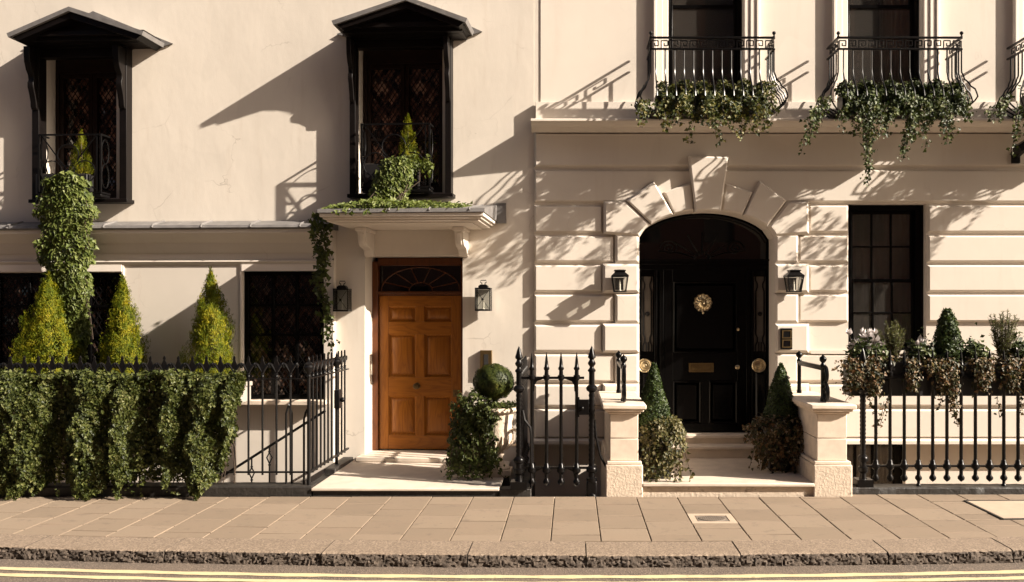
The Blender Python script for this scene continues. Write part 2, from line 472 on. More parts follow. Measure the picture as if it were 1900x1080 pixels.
def rough_bar(mb, x0, x1, y0, y1, z0, z1, n, j, rnd):
    vs = []
    for i in range(n+1):
        x = x0+(x1-x0)*i/n
        q = lambda: rnd.uniform(-j, j)
        vs += [(x, y0+q(), z0), (x, y0+q(), z1-.012+q()*.5), (x, y0+.012+q(), z1+q()*.5), (x, y1-.01+q(), z1+q()*.5), (x, y1, z0)]
    fs = [(i*5+k, (i+1)*5+k, (i+1)*5+(k+1) % 5, i*5+(k+1) % 5) for i in range(n) for k in range(5)] + [(0, 1, 2, 3, 4), tuple(n*5+k for k in (4, 3, 2, 1, 0))]
    return mb.add(vs, fs)

class LB:                                  # many small leaves
    def __init__(s, seed=1): s.V, s.Fc, s.n, s.r = [], [], 0, np.random.default_rng(seed)
    def leaves(s, P, T, Nn, L, W=.9, jit=.35, kind='ivy', curl=.15, ljit=.42):
        P, T, Nn = (np.asarray(a, float) for a in (P, T, Nn)); n = len(P)
        if n == 0: return s
        if T.ndim == 1: T = np.tile(T, (n, 1))
        if Nn.ndim == 1: Nn = np.tile(Nn, (n, 1))
        Nn = Nn + s.r.normal(0, jit, (n, 3)); Nn /= np.linalg.norm(Nn, axis=1)[:, None] + 1e-9
        T = T + s.r.normal(0, jit, (n, 3)); T = T - Nn * (T*Nn).sum(1)[:, None]
        T /= np.linalg.norm(T, axis=1)[:, None] + 1e-9
        S = np.cross(Nn, T)
        l = (L * np.clip(np.exp(s.r.normal(0, ljit, n)), .45, 1.45))[:, None]
        w = l * W
        if kind == 'ivy':
            vs = [P, P + T*l*.22 + S*w*.52 + Nn*l*.10, P + T*l*.52 + S*w*.27 + Nn*l*.05, P + T*l - Nn*l*curl,
                  P + T*l*.52 - S*w*.27 + Nn*l*.05, P + T*l*.22 - S*w*.52 + Nn*l*.10]
            fs = [(0, 1, 2, 3), (0, 3, 4, 5)]
        else:
            vs = [P, P + T*l*.45 + S*w*.5 + Nn*l*.08, P + T*l - Nn*l*curl, P + T*l*.45 - S*w*.5 + Nn*l*.08]
            fs = [(0, 1, 2, 3)]
        k = len(vs)
        V = np.stack(vs, 1).reshape(-1, 3)
        base = (np.arange(n) * k)[:, None] + s.n
        for f in fs: s.Fc.append(base + np.array(f)[None])
        s.V.append(V); s.n += n * k
        return s
    def mesh(s, name, org):
        V = np.concatenate(s.V) - np.array(org)[None]; Fa = np.concatenate(s.Fc)
        me = bpy.data.meshes.new(name)
        me.vertices.add(len(V)); me.vertices.foreach_set("co", V.ravel())
        me.loops.add(Fa.size); me.loops.foreach_set("vertex_index", Fa.ravel().astype(np.int32))
        me.polygons.add(len(Fa)); me.polygons.foreach_set("loop_start", np.arange(0, Fa.size, 4, dtype=np.int32))
        me.polygons.foreach_set("loop_total", np.full(len(Fa), 4, dtype=np.int32))
        me.update(calc_edges=True)
        return me

LABELS = []
def thing(name, label, cat, frame=FR_R, org=(0, 0, 0), group=None):
    o = bpy.data.objects.new(name, None)
    o.empty_display_size = .1
    scene.collection.objects.link(o)
    o.matrix_world = frame @ Matrix.Translation(org)
    o['label'] = label; o['category'] = cat
    if group: o['group'] = group
    ORG[o.name] = tuple(org); FRM[o.name] = frame
    return o

def part(name, mb, mat, parent=None, bevel=0., label=None, sharp=38):
    org = ORG[parent.name] if parent else (0, 0, 0)
    if isinstance(mb, LB):
        me = mb.mesh(name, org)
    else:
        me = bpy.data.meshes.new(name)
        me.from_pydata([(v[0]-org[0], v[1]-org[1], v[2]-org[2]) for v in mb.v], [], mb.f)
        me.update()
        import bmesh
        b = bmesh.new(); b.from_mesh(me)
        bmesh.ops.recalc_face_normals(b, faces=b.faces); b.to_mesh(me); b.free()
        me.shade_smooth(); me.set_sharp_from_angle(angle=math.radians(sharp))
    me.materials.append(mat)
    o = bpy.data.objects.new(name, me)
    scene.collection.objects.link(o)
    if parent: o.parent = parent
    ORG[o.name] = org
    if bevel:
        bv = o.modifiers.new("bevel", 'BEVEL'); bv.width = bevel; bv.segments = 2
        bv.limit_method = 'ANGLE'; bv.angle_limit = math.radians(40); bv.harden_normals = False
    if label: o['label'] = label
    return o

def structure(name, mb, mat, bevel=0.):
    o = part(name, mb, mat, None, bevel); o['kind'] = 'structure'; return o

def copy_tree(o, parent=None, label=None):
    c = o.copy(); scene.collection.objects.link(c)
    if parent: c.parent = parent
    if label: c['label'] = label
    ORG[c.name] = ORG[o.name]
    if o.name in FRM: FRM[c.name] = FRM[o.name]
    for ch in list(o.children): copy_tree(ch, c)
    return c

def shift_copies(o, offs):                 # copies of one part along its thing
    for d in offs:
        c = copy_tree(o, o.parent); c.location = o.location + Vector(d)

rng = np.random.default_rng(7)
random.seed(5)

# ================================================================== SETTING
KF = -3.80                                 # kerb front line; the street bends very slightly
PB = -1.62                                 # back edge of the pavement
def bend(x, y):
    w = min(1.15, max(0., (PB - y) / (PB + 3.38)))
    return y + .0093 * x * x * w if abs(x) < 9 else y + (.0093*81 + .167*(abs(x)-9)) * w
XS = [x * .5 for x in range(-80, 81)]

mb = MB()
for a, b in zip(XS, XS[1:]):
    mb.add([(a, bend(a, KF)+.03, -.10), (b, bend(b, KF)+.03, -.10), (b, -16.4, -.16), (a, -16.4, -.16)], [(0, 1, 2, 3)])
structure('road', mb, M['asphalt'])
mb = MB(); mb.box(-200, 200, -120, -14.6, -.60, -.20); mb.box(-200, 200, 4, 150, -.60, -.05)
mb.box(-200, -40, -14.6, 4, -.6, -.2); mb.box(40, 200, -14.6, 4, -.6, -.2)
structure('ground', mb, M['asphalt'])
mb = MB(); mb.box(-60, 60, -19, -16.4, -.3, 0.0)
structure('far_pavement', mb, M['slab'])

for nm, y0, w in (('yellow_line', -4.05, .075), ('yellow_line', -4.20, .07)):
    mb = MB()
    for a, b in zip(XS, XS[1:]):
        if abs(a) > 20: continue
        for j in range(5):
            p, q = a + (b-a)*j/5, a + (b-a)*(j+1)/5
            e = lambda x, s: bend(x, y0 + s*w/2) + .006*math.sin(x*9+s) + .004*math.sin(x*31+2*s)
            zr = lambda y: -.10 - .06*(y - KF)/(-16.4 - KF) + .004
            mb.add([(p, e(p,1), zr(e(p,1))), (q, e(q,1), zr(e(q,1))), (q, e(q,-1), zr(e(q,-1))), (p, e(p,-1), zr(e(p,-1)))], [(0,1,2,3)])
    structure(nm, mb, M['yellow'])

# kerb: long granite stones with a rough hewn face
mb = MB(); kmat = []
jx = [-9.6, -8.2, -6.7, -5.7]
jx += [G(p, 1022, -3.62)[0] for p in (37, 310, 605, 872, 1087, 1368, 1640, 1875)] + [5.1, 6.3, 7.5, 8.9]
r2 = random.Random(3)
for a, b in zip(jx, jx[1:]):
    a += .005; b -= .005
    nx = max(4, int((b - a) / .014)); dz = r2.uniform(-.004, .004); dy = r2.uniform(-.008, .008)
    prof = [(-3.39, 0.0), (-3.55, 0.0), (-3.72, -.001), (-3.772, -.003), (-3.785, -.010), (-3.79, -.022), (-3.793, -.034), (-3.795, -.046), (-3.797, -.058), (-3.80, -.07), (-3.80, -.083), (-3.80, -.096), (-3.80, -.115)]
    vs = []; m = len(prof)
    ph = r2.uniform(0, 9)
    for i in range(nx + 1):
        x = a + (b - a) * i / nx
        for k, (y, z) in enumerate(prof):
            rough = 0 if k < 3 else (.003 if k == 3 else .007)
            yy = bend(x, y) + dy + r2.uniform(-rough, rough)
            if k > 4: yy += .009 * math.sin(x*31+ph+k*1.3) * math.sin(x*53+k*.9) + (.014 if r2.random() < .10 else 0)
            zz = z + dz + (r2.uniform(-.003, .003) if k > 2 else r2.uniform(-.0012, .0012))
            vs.append((x + (r2.uniform(-.004, .004) if 0 < i < nx and k > 3 else 0), yy, zz))
    fs = [(i*m+k, (i+1)*m+k, (i+1)*m+k+1, i*m+k+1) for i in range(nx) for k in range(m-1)]
    kmat += [1 if k > 3 else 0 for i in range(nx) for k in range(m-1)]
    fs += [tuple(range(m)), tuple(nx*m + k for k in range(m))[::-1]]; kmat += [1, 1]
    mb.add(vs, fs)
ko = structure('kerb', mb, M['granite'])
ko.data.materials.append(M['kerb_face'])
ko.data.polygons.foreach_set("material_index", kmat)

# pavement slabs in columns running back from the kerb
mb = MB(); base = MB()
for a, b in zip(XS, XS[1:]):
    if abs(a) > 12: continue
    bk = -1.25
    if -.62 < (a+b)/2 < .4: bk = -1.60
    base.add([(a, bend(a, -3.72), -.022), (b, bend(b, -3.72), -.022), (b, bk, -.022), (a, bk, -.022)], [(0,1,2,3)])
def slab(x0, x1, y0, y1, g=.004, dz=0):
    x0 += g; x1 -= g; y0 += .0095; y1 -= .0095
    pts = [(x0, y0), (x1, y0), (x1, y1), (x0, y1)]
    tz = [r2.uniform(-.0022, .0022) + dz for _ in pts]
    e = .004
    inn = [(x0+e, y0+e), (x1-e, y0+e), (x1-e, y1-e), (x0+e, y1-e)]
    vs = [(x, bend(x, y), -.03) for x, y in pts] + [(x, bend(x, y), t-.004) for (x, y), t in zip(pts, tz)] + [(x, bend(x, y), t) for (x, y), t in zip(inn, tz)]
    fs = [(8, 9, 10, 11)] + [(k+i, k+(i+1) % 4, k+4+(i+1) % 4, k+4+i) for k in (0, 4) for i in range(4)]
    mb.add(vs, fs)
CW = .4264
COVER = (1.305, 1.305 + .49, -2.80, -2.41)
PLATE = (4.02, 5.9, -2.72, -1.86)
for k in range(-27, 22):
    x0 = -.1795 + CW * k; x1 = x0 + CW
    ph = 0 if k % 2 == 0 else .245
    back = -1.25 if x0 > 2.75 else PB
    ys = [-3.385]
    y = -3.385 + (.20 if k % 2 == 0 else .43)
    while y < back - .06:
        ys.append(y); y += .487 + r2.uniform(-.012, .012)
    ys.append(back)
    for ya, yb in zip(ys, ys[1:]):
        cx, cy = (x0+x1)/2, (ya+yb)/2
        if PLATE[2] < yb and ya < PLATE[3] and x1 > PLATE[0]+.02 and x0 < PLATE[1]:
            # cut round the access plate
            if ya < PLATE[2] - .03: slab(x0, x1, ya, PLATE[2]-.004)
            if yb > PLATE[3] + .03: slab(x0, x1, PLATE[3]+.004, yb)
            if x0 < PLATE[0] - .05: slab(x0, PLATE[0]-.015, max(ya, PLATE[2]), min(yb, PLATE[3]))
            continue
        if k == 3:
            if yb > COVER[2] and ya < COVER[3]:
                if ya < COVER[2] - .03: slab(x0, x1, ya, COVER[2])
                if yb > COVER[3] + .03: slab(x0, x1, COVER[3], yb)
                continue
        slab(x0, x1, ya, yb)
structure('pavement', mb, M['slab'])
structure('pavement_bed', base, M['joint'])
COVER = (-.1795 + CW*3, -.1795 + CW*4, COVER[2], COVER[3])
c = thing('drain_cover', 'round patterned iron drain cover set in a pale square slab in the pavement', 'drain cover', FR_R, ((COVER[0]+COVER[1])/2, bend(1.3, -2.6), 0))
cx, cy = ORG[c.name][0], ORG[c.name][1]
mb = MB(); x0, x1, y0, y1 = cx-.208, cx+.208, cy-.19, cy+.19
mb.box(x0, x1, y0, cy-.115, -.03, .003); mb.box(x0, x1, cy+.115, y1, -.03, .003)
mb.box(x0, cx-.15, cy-.115, cy+.115, -.03, .003); mb.box(cx+.15, x1, cy-.115, cy+.115, -.03, .003)
part('surround', mb, M['concrete'], c)
mb = MB(); mb.box(cx-.142, cx+.142, cy-.107, cy+.107, -.03, .001)
part('plate', mb, M['cover_iron'], c)
mb = MB()
for i in range(28):
    a = 2*math.pi*i/28; q = 2*math.pi*(i+1)/28
    mb.bar((cx+.12*math.cos(a), cy+.10*math.sin(a), .003), (cx+.12*math.cos(q), cy+.10*math.sin(q), .003), .008, .005, (0, 0, 1))
for i in range(-5, 6):
    h = math.sqrt(max(0, 1-(i/5.6)**2))
    mb.bar((cx+i*.02-.0, cy-.095*h, .003), (cx+i*.02+.0, cy+.095*h, .003), .005, .005, (0, 0, 1))
    mb.bar((cx-.115*h, cy+i*.0172, .0035), (cx+.115*h, cy+i*.0172, .0035), .005, .005, (0, 0, 1))
part('grid', mb, M['cover_iron'], c)
c = thing('access_cover', 'large plain pale access plate let into the pavement in front of the spear railings', 'access cover', FR_R, (PLATE[0]+.9, -2.2, 0))
mb = MB(); vs = []
x0, x1, y0, y1 = PLATE
pts = [(x0+.02, y0+.02), (x1, y0+.02), (x1, y1-.02), (x0+.02, y1-.02)]
mb.add([(x, bend(x, y), -.03) for x, y in pts] + [(x, bend(x, y), .006) for x, y in pts], [(4,5,6,7)] + [(i, (i+1) % 4, 4+(i+1) % 4, 4+i) for i in range(4)])
part('plate', mb, M['concrete'], c)
mb = MB()
P3 = lambda x, y, z: (x, bend(x, y), z)
mb.bar(P3(x0, y0, .003), P3(x0, y1, .003), .022, .012, (0, 0, 1)); mb.bar(P3(x0, y0, .003), P3(x1, y0, .003), .022, .012, (0, 0, 1)); mb.bar(P3(x0, y1, .003), P3(x1, y1, .003), .022, .012, (0, 0, 1))
part('frame', mb, M['plinth'], c)

# sunk areas in front of the basements
mb = MB(); mb.box(-11, 9.5, -1.7, .9, -2.5, -2.3)
structure('area_floor', mb, M['step'])
XP0, XP1 = G(577, 905, PB)[0], G(926, 905, PB)[0]          # platform of the oak door
XQ0, XQ1 = G(1192, 905, PB)[0], G(1512, 905, PB)[0]        # platform of the black door
XPL0, XPL1 = G(1124, 900, PB)[0], G(1193, 900, PB)[0]
XPR0, XPR1 = G(1510, 900, PB)[0], G(1582, 900, PB)[0]
mb = MB()
mb.box(-10.5, XP0-.003, PB+.01, PB+.16, -2.3, -.03); mb.box(XP1+.003, XPL0-.003, PB+.01, PB+.13, -2.3, -.03); mb.box(XPR1+.003, 9, -1.36, -1.24, -2.3, -.03)
structure('area_wall', mb, M['stone'])

# ================================================================== LEFT HOUSE
def grid_wall(mb, xs, zs, holes, yf, yb):
    """front wall with rectangular openings (x0,x1,z0,z1) and their reveals"""
    xs = sorted(set(xs + [h[0] for h in holes] + [h[1] for h in holes])); zs = sorted(set(zs + [h[2] for h in holes] + [h[3] for h in holes]))
    inh = lambda x, z: any(h[0] < x < h[1] and h[2] < z < h[3] for h in holes)
    ix = {}
    def v(x, y, z):
        k = (round(x, 5), round(y, 5), round(z, 5))
        if k not in ix: ix[k] = len(mb.v); mb.v.append((x, y, z))
        return ix[k]
    for a, b in zip(xs, xs[1:]):
        for c_, d_ in zip(zs, zs[1:]):
            if inh((a+b)/2, (c_+d_)/2): continue
            mb.f.append((v(a,yf,c_), v(b,yf,c_), v(b,yf,d_), v(a,yf,d_)))
            mb.f.append((v(a,yb,c_), v(a,yb,d_), v(b,yb,d_), v(b,yb,c_)))
            for (p, q, s_) in (((a,c_),(a,d_),(-1,0)), ((b,c_),(b,d_),(1,0)), ((a,c_),(b,c_),(0,-1)), ((a,d_),(b,d_),(0,1))):
                mx, mz = (p[0]+q[0])/2 + s_[0]*1e-4, (p[1]+q[1])/2 + s_[1]*1e-4
                out = mx < xs[0] or mx > xs[-1] or mz < zs[0] or mz > zs[-1]
                if out or inh(mx, mz):
                    mb.f.append((v(p[0],yf,p[1]), v(p[0],yb,p[1]), v(q[0],yb,q[1]), v(q[0],yf,q[1])))

def clip_rect(poly, x0, x1, z0, z1):
    def cl(P, f, inter):
        o = []
        for i in range(len(P)):
            a, b = P[i-1], P[i]
            if f(b):
                if not f(a): o.append(inter(a, b))
                o.append(b)
            elif f(a): o.append(inter(a, b))
        return o
    for ax, val, sg in ((0, x0, 1), (0, x1, -1), (1, z0, 1), (1, z1, -1)):
        if len(poly) < 3: return []
        f = lambda p: (p[ax] - val) * sg >= 0
        def it(a, b):
            t = (val - a[ax]) / (b[ax] - a[ax])
            return tuple(a[k] + (b[k]-a[k]) * t for k in (0, 1))
        poly = cl(poly, f, it)
    return poly

def leaded(parent, x0, x1, z0, z1, y, cw=.105, ch=.17, seed=1, tilt=.05, pm='leadpane'):
    """diamond leaded light: one mesh of slightly tilted panes and one of lead strips"""
    r = random.Random(seed)
    g, l = MB(), MB()
    ni, nj = int((x1-x0)/cw)+2, int((z1-z0)/ch)+2
    for i in range(-1, ni*2):
        for j in range(-1, nj*2):
            if (i + j) % 2: continue
            cx, cz = x0 + i*cw/2, z0 + j*ch/2
            p = clip_rect([(cx-cw/2, cz), (cx, cz-ch/2), (cx+cw/2, cz), (cx, cz+ch/2)], x0, x1, z0, z1)
            if len(p) < 3: continue
            a, b = r.gauss(0, tilt), r.gauss(0, tilt)
            g.add([(q[0], y + a*(q[0]-cx) + b*(q[1]-cz), q[1]) for q in p], [tuple(range(len(p)))])
    n = int((x1-x0)/cw + (z1-z0)/ch) + 3
    for i in range(-n, n):
        for s in (1, -1):
            xa = x0 + i*cw
            t0, t1 = 0, (z1-z0)
            pts = []
            sl = s*cw/ch
            lo, hi = 0., z1-z0
            # clip to x range
            if sl > 0: lo = max(lo, (x0-xa)/sl); hi = min(hi, (x1-xa)/sl)
            else: lo = max(lo, (x1-xa)/sl); hi = min(hi, (x0-xa)/sl)
            if hi - lo > .01:
                l.bar((xa+sl*lo, y-.006, z0+lo), (xa+sl*hi, y-.006, z0+hi), .009, .008)
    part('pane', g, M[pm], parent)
    part('lead_lattice', l, M['iron'], parent)

LH = thing('left_townhouse', 'cream stuccoed townhouse with an oak front door and dark hooded upper windows', 'house', FR_L, (0, 0, 0))
dx0, dx1 = lu(677), lu(858.5)
dzt = LP(760, 474)[1]; DZB = .13
wA = (lu(76), lu(216), LP(150, 368)[1], LP(150, 95)[1])
wB = (lu(661), lu(821), LP(740, 358)[1], LP(740, 76)[1])
mb = MB()
grid_wall(mb, [-10.0, 0.0], [-2.3, 7.6], [(dx0, dx1, DZB, dzt), wA, wB], 0., .46)
mb.box(.0005, lu(1003.5)+.01, .003, .45, rz(219, .25)-.1, 7.598)
part('wall', mb, M['stucco'], LH)
mb = MB(); mb.box(-10, 0, .46, 6, 7.3, 7.6); mb.box(-10, -9.8, .47, 6, -2.3, 7.3); mb.box(-.2, 0, .47, 6, -2.3, 7.3); mb.box(-9.8, -.2, 5.8, 6, -2.3, 7.3)
part('shell', mb, M['stucco'], LH)
for (a, b, c_, d_) in (wA, wB):
    mb = MB(); mb.box(a-.3, b+.3, .95, .99, c_-.3, d_+.2)
    part('room_backing', mb, M['inner'], LH)

# --- projecting ground floor front with cornice and lead flat
bp = .10
bx1 = lu(619, bp); zb_top = LP(300, 436)[1]
w1 = (lu(-70, bp), lu(227, bp), LP(115, 740, bp)[1], LP(115, 506, bp)[1])
w2 = (lu(451, bp), lu(601, bp), LP(525, 741, bp)[1], LP(525, 503, bp)[1])
mb = MB()
grid_wall(mb, [-10.0, bx1], [-2.3, zb_top], [w1, w2], -bp, -.004)
part('shopfront_wall', mb, M['paint'], LH)
zl = LP(300, 421, .3)[1]
mb = MB()
mb.prism([(-.006, zl+.10), (-.30, zl+.02), (-.315, zl-.012), (-.30, zl-.03), (-.006, zl-.03)], 'x', -10, bx1+.03)
for i in range(12):
    x = bx1 - .35 - i*.62
    mb.tube([(x, -.02, zl+.10), (x, -.29, zl+.03), (x, -.318, zl-.01)], .013, 6)
part('lead_flat', mb, M['lead'], LH)
zc = LP(300, 470, .12)[1]
cor = [(-.006, zl-.032), (-.285, zl-.032), (-.285, zl-.075), (-.262, zl-.085), (-.235, zl-.12), (-.20, zl-.155), (-.19, zl-.175), (-.165, zl-.19), (-.155, zl-.225), (-bp-.012, zc), (-.006, zc)]
mb = MB(); mb.prism(cor, 'x', -10, bx1+.006)
part('cornice', mb, M['paint'], LH)
zf = LP(300, 487, .13)[1]
mb = MB(); mb.prism([(-.05, zf+.03), (-bp-.03, zf+.024), (-bp-.035, zf+.008), (-bp-.02, zf-.005), (-bp-.015, zf-.025), (-.05, zf-.028)], 'x', -10, bx1+.012)
part('band_moulding', mb, M['paint'], LH)
mb = MB()
zt = w2[3]
for (a, b) in ((w1[0], w1[1]), (w2[0]-.01, w2[1]+.01)):
    mb = MB(); mb.box(a, b, -bp-.022, -bp+.02, zt+.0, zt+.085)
    if a == w1[0]: part('window_trim', mb, M['trim'], LH)
mb1 = MB(); mb1.box(w1[1]+.001, w1[1]+.026, -bp-.015, -bp+.02, w1[2], zt+.085)
part('window_trim', mb1, M['trim'], LH); part('window_trim', mb, M['trim'], LH)
mb = MB(); mb.box(w2[0]-.035, w2[0]-.011, -bp-.015, -bp+.02, w2[2], zt+.085)
part('window_trim', mb, M['trim'], LH)
mb = MB(); mb.box(w1[0], w2[1]+.06, -bp-.16, -bp+.08, w2[2]-.055, w2[2])
part('sill', mb, M['stone'], LH, .006)

def bay_window(w, cols, rows, seed):
    o = MB(); x0, x1, z0, z1 = w; y0, y1 = -bp+.03, -bp+.09
    fw = .055
    x0 += .003; x1 -= .003; z1 -= .003; z0 += .002
    o.box(x0, x0+fw, y0, y1, z0, z1); o.box(x1-fw, x1, y0, y1, z0, z1)
    o.box(x0+fw, x1-fw, y0, y1, z1-fw*.9, z1); o.box(x0+fw, x1-fw, y0, y1, z0, z0+fw)
    ix0, ix1, iz0, iz1 = x0+fw, x1-fw, z0+fw, z1-fw*.9
    cw_, rh = (ix1-ix0)/cols, (iz1-iz0)/rows
    for i in range(1, cols): o.box(ix0+i*cw_-.018, ix0+i*cw_+.018, y0+.012, y1-.002, iz0, iz1)
    for j in range(1, rows):
        for i in range(cols):
            a = ix0+i*cw_ + (.018 if i else 0); b = ix0+(i+1)*cw_ - (.018 if i < cols-1 else 0)
            o.box(a, b, y0+.014, y1-.002, iz0+j*rh-.016, iz0+j*rh+.016)
    f = part('window', o, M['blackwood'], LH, .003)
    for i in range(cols):
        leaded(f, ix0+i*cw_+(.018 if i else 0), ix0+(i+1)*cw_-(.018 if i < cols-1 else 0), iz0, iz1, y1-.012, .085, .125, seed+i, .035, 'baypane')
    return f
bay_window(w1, 5, 4, 11)
bay_window(w2, 3, 4, 31)

# --- upper hooded windows
def hooded(w, ptip0, papex, ptip1, seed, pj0, pj1, entab, fascia):
    x0, x1, z0, z1 = w
    # joinery in the opening: frame, two leaded leaves
    o = MB(); y0, y1 = .30, .38
    xj0 = x0+.004; xj1 = x1-.004
    o.box(xj0, xj0+.045, y0-.02, y1, z0+.002, z1); o.box(xj1-.05, xj1, y0-.02, y1, z0+.002, z1)
    o.box(xj0+.045, xj1-.05, y0-.02, y1, z1-.20, z1-.004)
    a, b = xj0+.045, xj1-.05
    mid = (a+b)/2
    zt_ = z1-.20
    for (p, q) in ((a, mid-.004), (mid+.004, b)):
        o.box(p, p+.055, y0, y1-.01, z0+.03, zt_); o.box(q-.055, q, y0, y1-.01, z0+.03, zt_)
        o.box(p+.055, q-.055, y0, y1-.01, zt_-.06, zt_-.002); o.box(p+.055, q-.055, y0, y1-.01, z0+.03, z0+.14)
        zm = z0 + .43*(zt_-z0)
        o.box(p+.055, q-.055, y0+.004, y1-.012, zm-.02, zm+.02)
    o.box(xj0+.045, xj1-.05, y0-.03, y1, z0+.002, z0+.03)
    f = part('casement', o, M['casement'], LH, .004)
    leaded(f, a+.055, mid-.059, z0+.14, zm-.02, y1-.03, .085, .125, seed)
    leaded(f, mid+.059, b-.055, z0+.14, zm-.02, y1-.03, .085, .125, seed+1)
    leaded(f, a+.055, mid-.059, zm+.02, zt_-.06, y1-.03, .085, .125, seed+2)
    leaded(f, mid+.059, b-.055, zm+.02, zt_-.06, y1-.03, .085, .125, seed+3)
    # surround: posts, sill board, header
    zp = fascia[1]
    s = MB(); px0, px1 = pj0; qx0, qx1 = pj1
    s.box(px0, px1, -.13, .02, z0-.03, zp); s.box(qx0, qx1, -.13, .02, z0-.03, zp)
    s.box(px0-.02, qx1+.03, -.17, .02, z0-.075, z0-.031)
    s.box(px1+.001, qx0-.001, -.11, .02, fascia[0], zp)
    s.box(px0-.01, qx1+.01, -.16, .02, zp+.001, entab[0])
    sr = part('window_surround', s, M['darkwood'], LH, .004)
    # scrolled brackets on the posts
    zt2 = zp - .02
    for (m0, m1) in (pj0, pj1):
        k = MB()
        prof = [(-.131, zt2)]
        for (v_, h_) in ((-.40, 0), (-.40, -.08), (-.385, -.20), (-.33, -.30), (-.27, -.36), (-.255, -.42), (-.285, -.46), (-.28, -.52), (-.235, -.60), (-.195, -.70), (-.19, -.76), (-.16, -.80), (-.131, -.80)):
            prof.append((-.131 + (v_+.131)*.62, zt2 + h_*.95))
        k.prism(prof, 'x', m0+.008, m1-.008)
        part('scroll_bracket', k, M['darkwood'], sr, .004)
    # pediment
    P = .52
    h = MB()
    tx0, tz0 = LP(*ptip0, P); ax, az = LP(*papex, P); tx1, tz1 = LP(*ptip1, P)
    zt0 = (tz0 + tz1) / 2
    th = .05
    h.add([], [])
    r_ = MB()
    for (ex, sgn) in ((tx0, -1), (tx1, 1)):
        dx, dz = ax-ex, az-zt0
        L = math.hypot(dx, dz)
        pl = [(ex, zt0), (ax, az), (ax, az-th*1.05), (ex+(.02 if sgn < 0 else -.02), zt0-th)]
        r_.prism(pl, 'y', -P, -.004)
    rp = part('hood_roof', r_, M['lead'], sr)
    # raking mouldings just below the roof and the tympanum
    for (ex, sgn) in ((tx0+.05, 1), (tx1-.05, -1)):
        h.prism([(ex, zt0-th*.75), (ax, az-th*1.1), (ax, az-th*1.1-.075), (ex+.06*sgn, zt0-th*.75-.05)], 'y', -P+.035, -.004)
    eb, et = entab
    h.prism([(tx0+.12, et), (tx1-.12, et), (ax, az-.12)], 'y', -P+.16, -.30)
    ew = [(.42, et-.055, et, .05), (.36, et-.10, et-.056, .09), (.27, eb+.001, et-.101, .15)]
    for (pp, za, zb_, ins) in ew:
        h.box(tx0+ins, tx1-ins, -pp, -.004, za, zb_)
    part('pediment', h, M['darkwood'], sr, .005)
    fl = MB()
    for (ex, sgn) in ((tx0, -1), (tx1, 1)):
        e2 = ex + .10*sgn
        fl.prism([(e2, zt0+.00), (ax+.13*0, az+.115), (ax, az-.01), (ex, zt0-.03)], 'y', -.03, -.003)
    part('flashing', fl, M['lead'], sr)

eA = (LP(150, 84, .2)[1], LP(150, 58, .4)[1])
hooded(wA, (12, 51), (127, 12), (266, 68), 51, (lu(62, .1), lu(75, .1)), (lu(224, .1), lu(237, .1)), eA, (LP(150, 106, .1)[1], LP(150, 90, .1)[1]))
eB = (LP(740, 68, .2)[1], LP(740, 42, .4)[1])
hooded(wB, (615, 36), (752, -8), (867, 36), 71, (lu(650, .1), lu(660.5, .1)), (lu(827, .1), lu(838, .1)), eB, (LP(740, 88, .1)[1], LP(740, 74, .1)[1]))

# --- oak door
yD = .36
fx0, fx1 = lu(693, -yD), lu(866, -yD)
zth = .15
dz1 = LP(775, 485, -yD)[1]; ztr = LP(775, 543, -yD)[1]
o = MB(); fw = .07
o.box(fx0-.05, fx0+fw, yD-.04, yD+.09, zth, dz1); o.box(fx1-fw, fx1+.06, yD-.04, yD+.09, zth, dz1)
o.box(fx0+fw, fx1-fw, yD-.04, yD+.09, dz1-.055, dz1+.04)
o.box(fx0+fw, fx1-fw, yD-.03, yD+.09, ztr-.035, ztr+.02)
o.box(fx0+fw-.02, fx1-fw+.02, yD-.055, yD-.031, ztr-.012, ztr+.012)
dfr = part('door_frame', o, M['woodframe'], LH, .006)
lx0, lx1 = fx0+fw+.004, fx1-fw-.004
lz0, lz1 = zth+.012, ztr-.04
W_, H_ = lx1-lx0, lz1-lz0
st, top, mr = .105*W_/.92, .12, .085
zs_ = [(lz0+.25*H_/2.1*.8, lz0+.34*H_), (lz0+.44*H_, lz0+.795*H_), (lz0+.855*H_, lz0+.955*H_)]
# rows measured on the photograph
pz = lambda py: LP(775, py, -yD)[1]
zs_ = [(pz(808), pz(735)), (pz(700), pz(620)), (pz(597), pz(568))]
cx_ = (lx0+lx1)/2
cols_ = [(lx0+st, cx_-.055), (cx_+.055, lx1-st)]
uv, uh = MB(), MB()
yf_ = yD+.005
uv.box(lx0, lx0+st, yf_, yf_+.045, lz0, lz1); uv.box(lx1-st, lx1, yf_, yf_+.045, lz0, lz1)
edges = [lz0] + [q for p in zs_ for q in p] + [lz1]

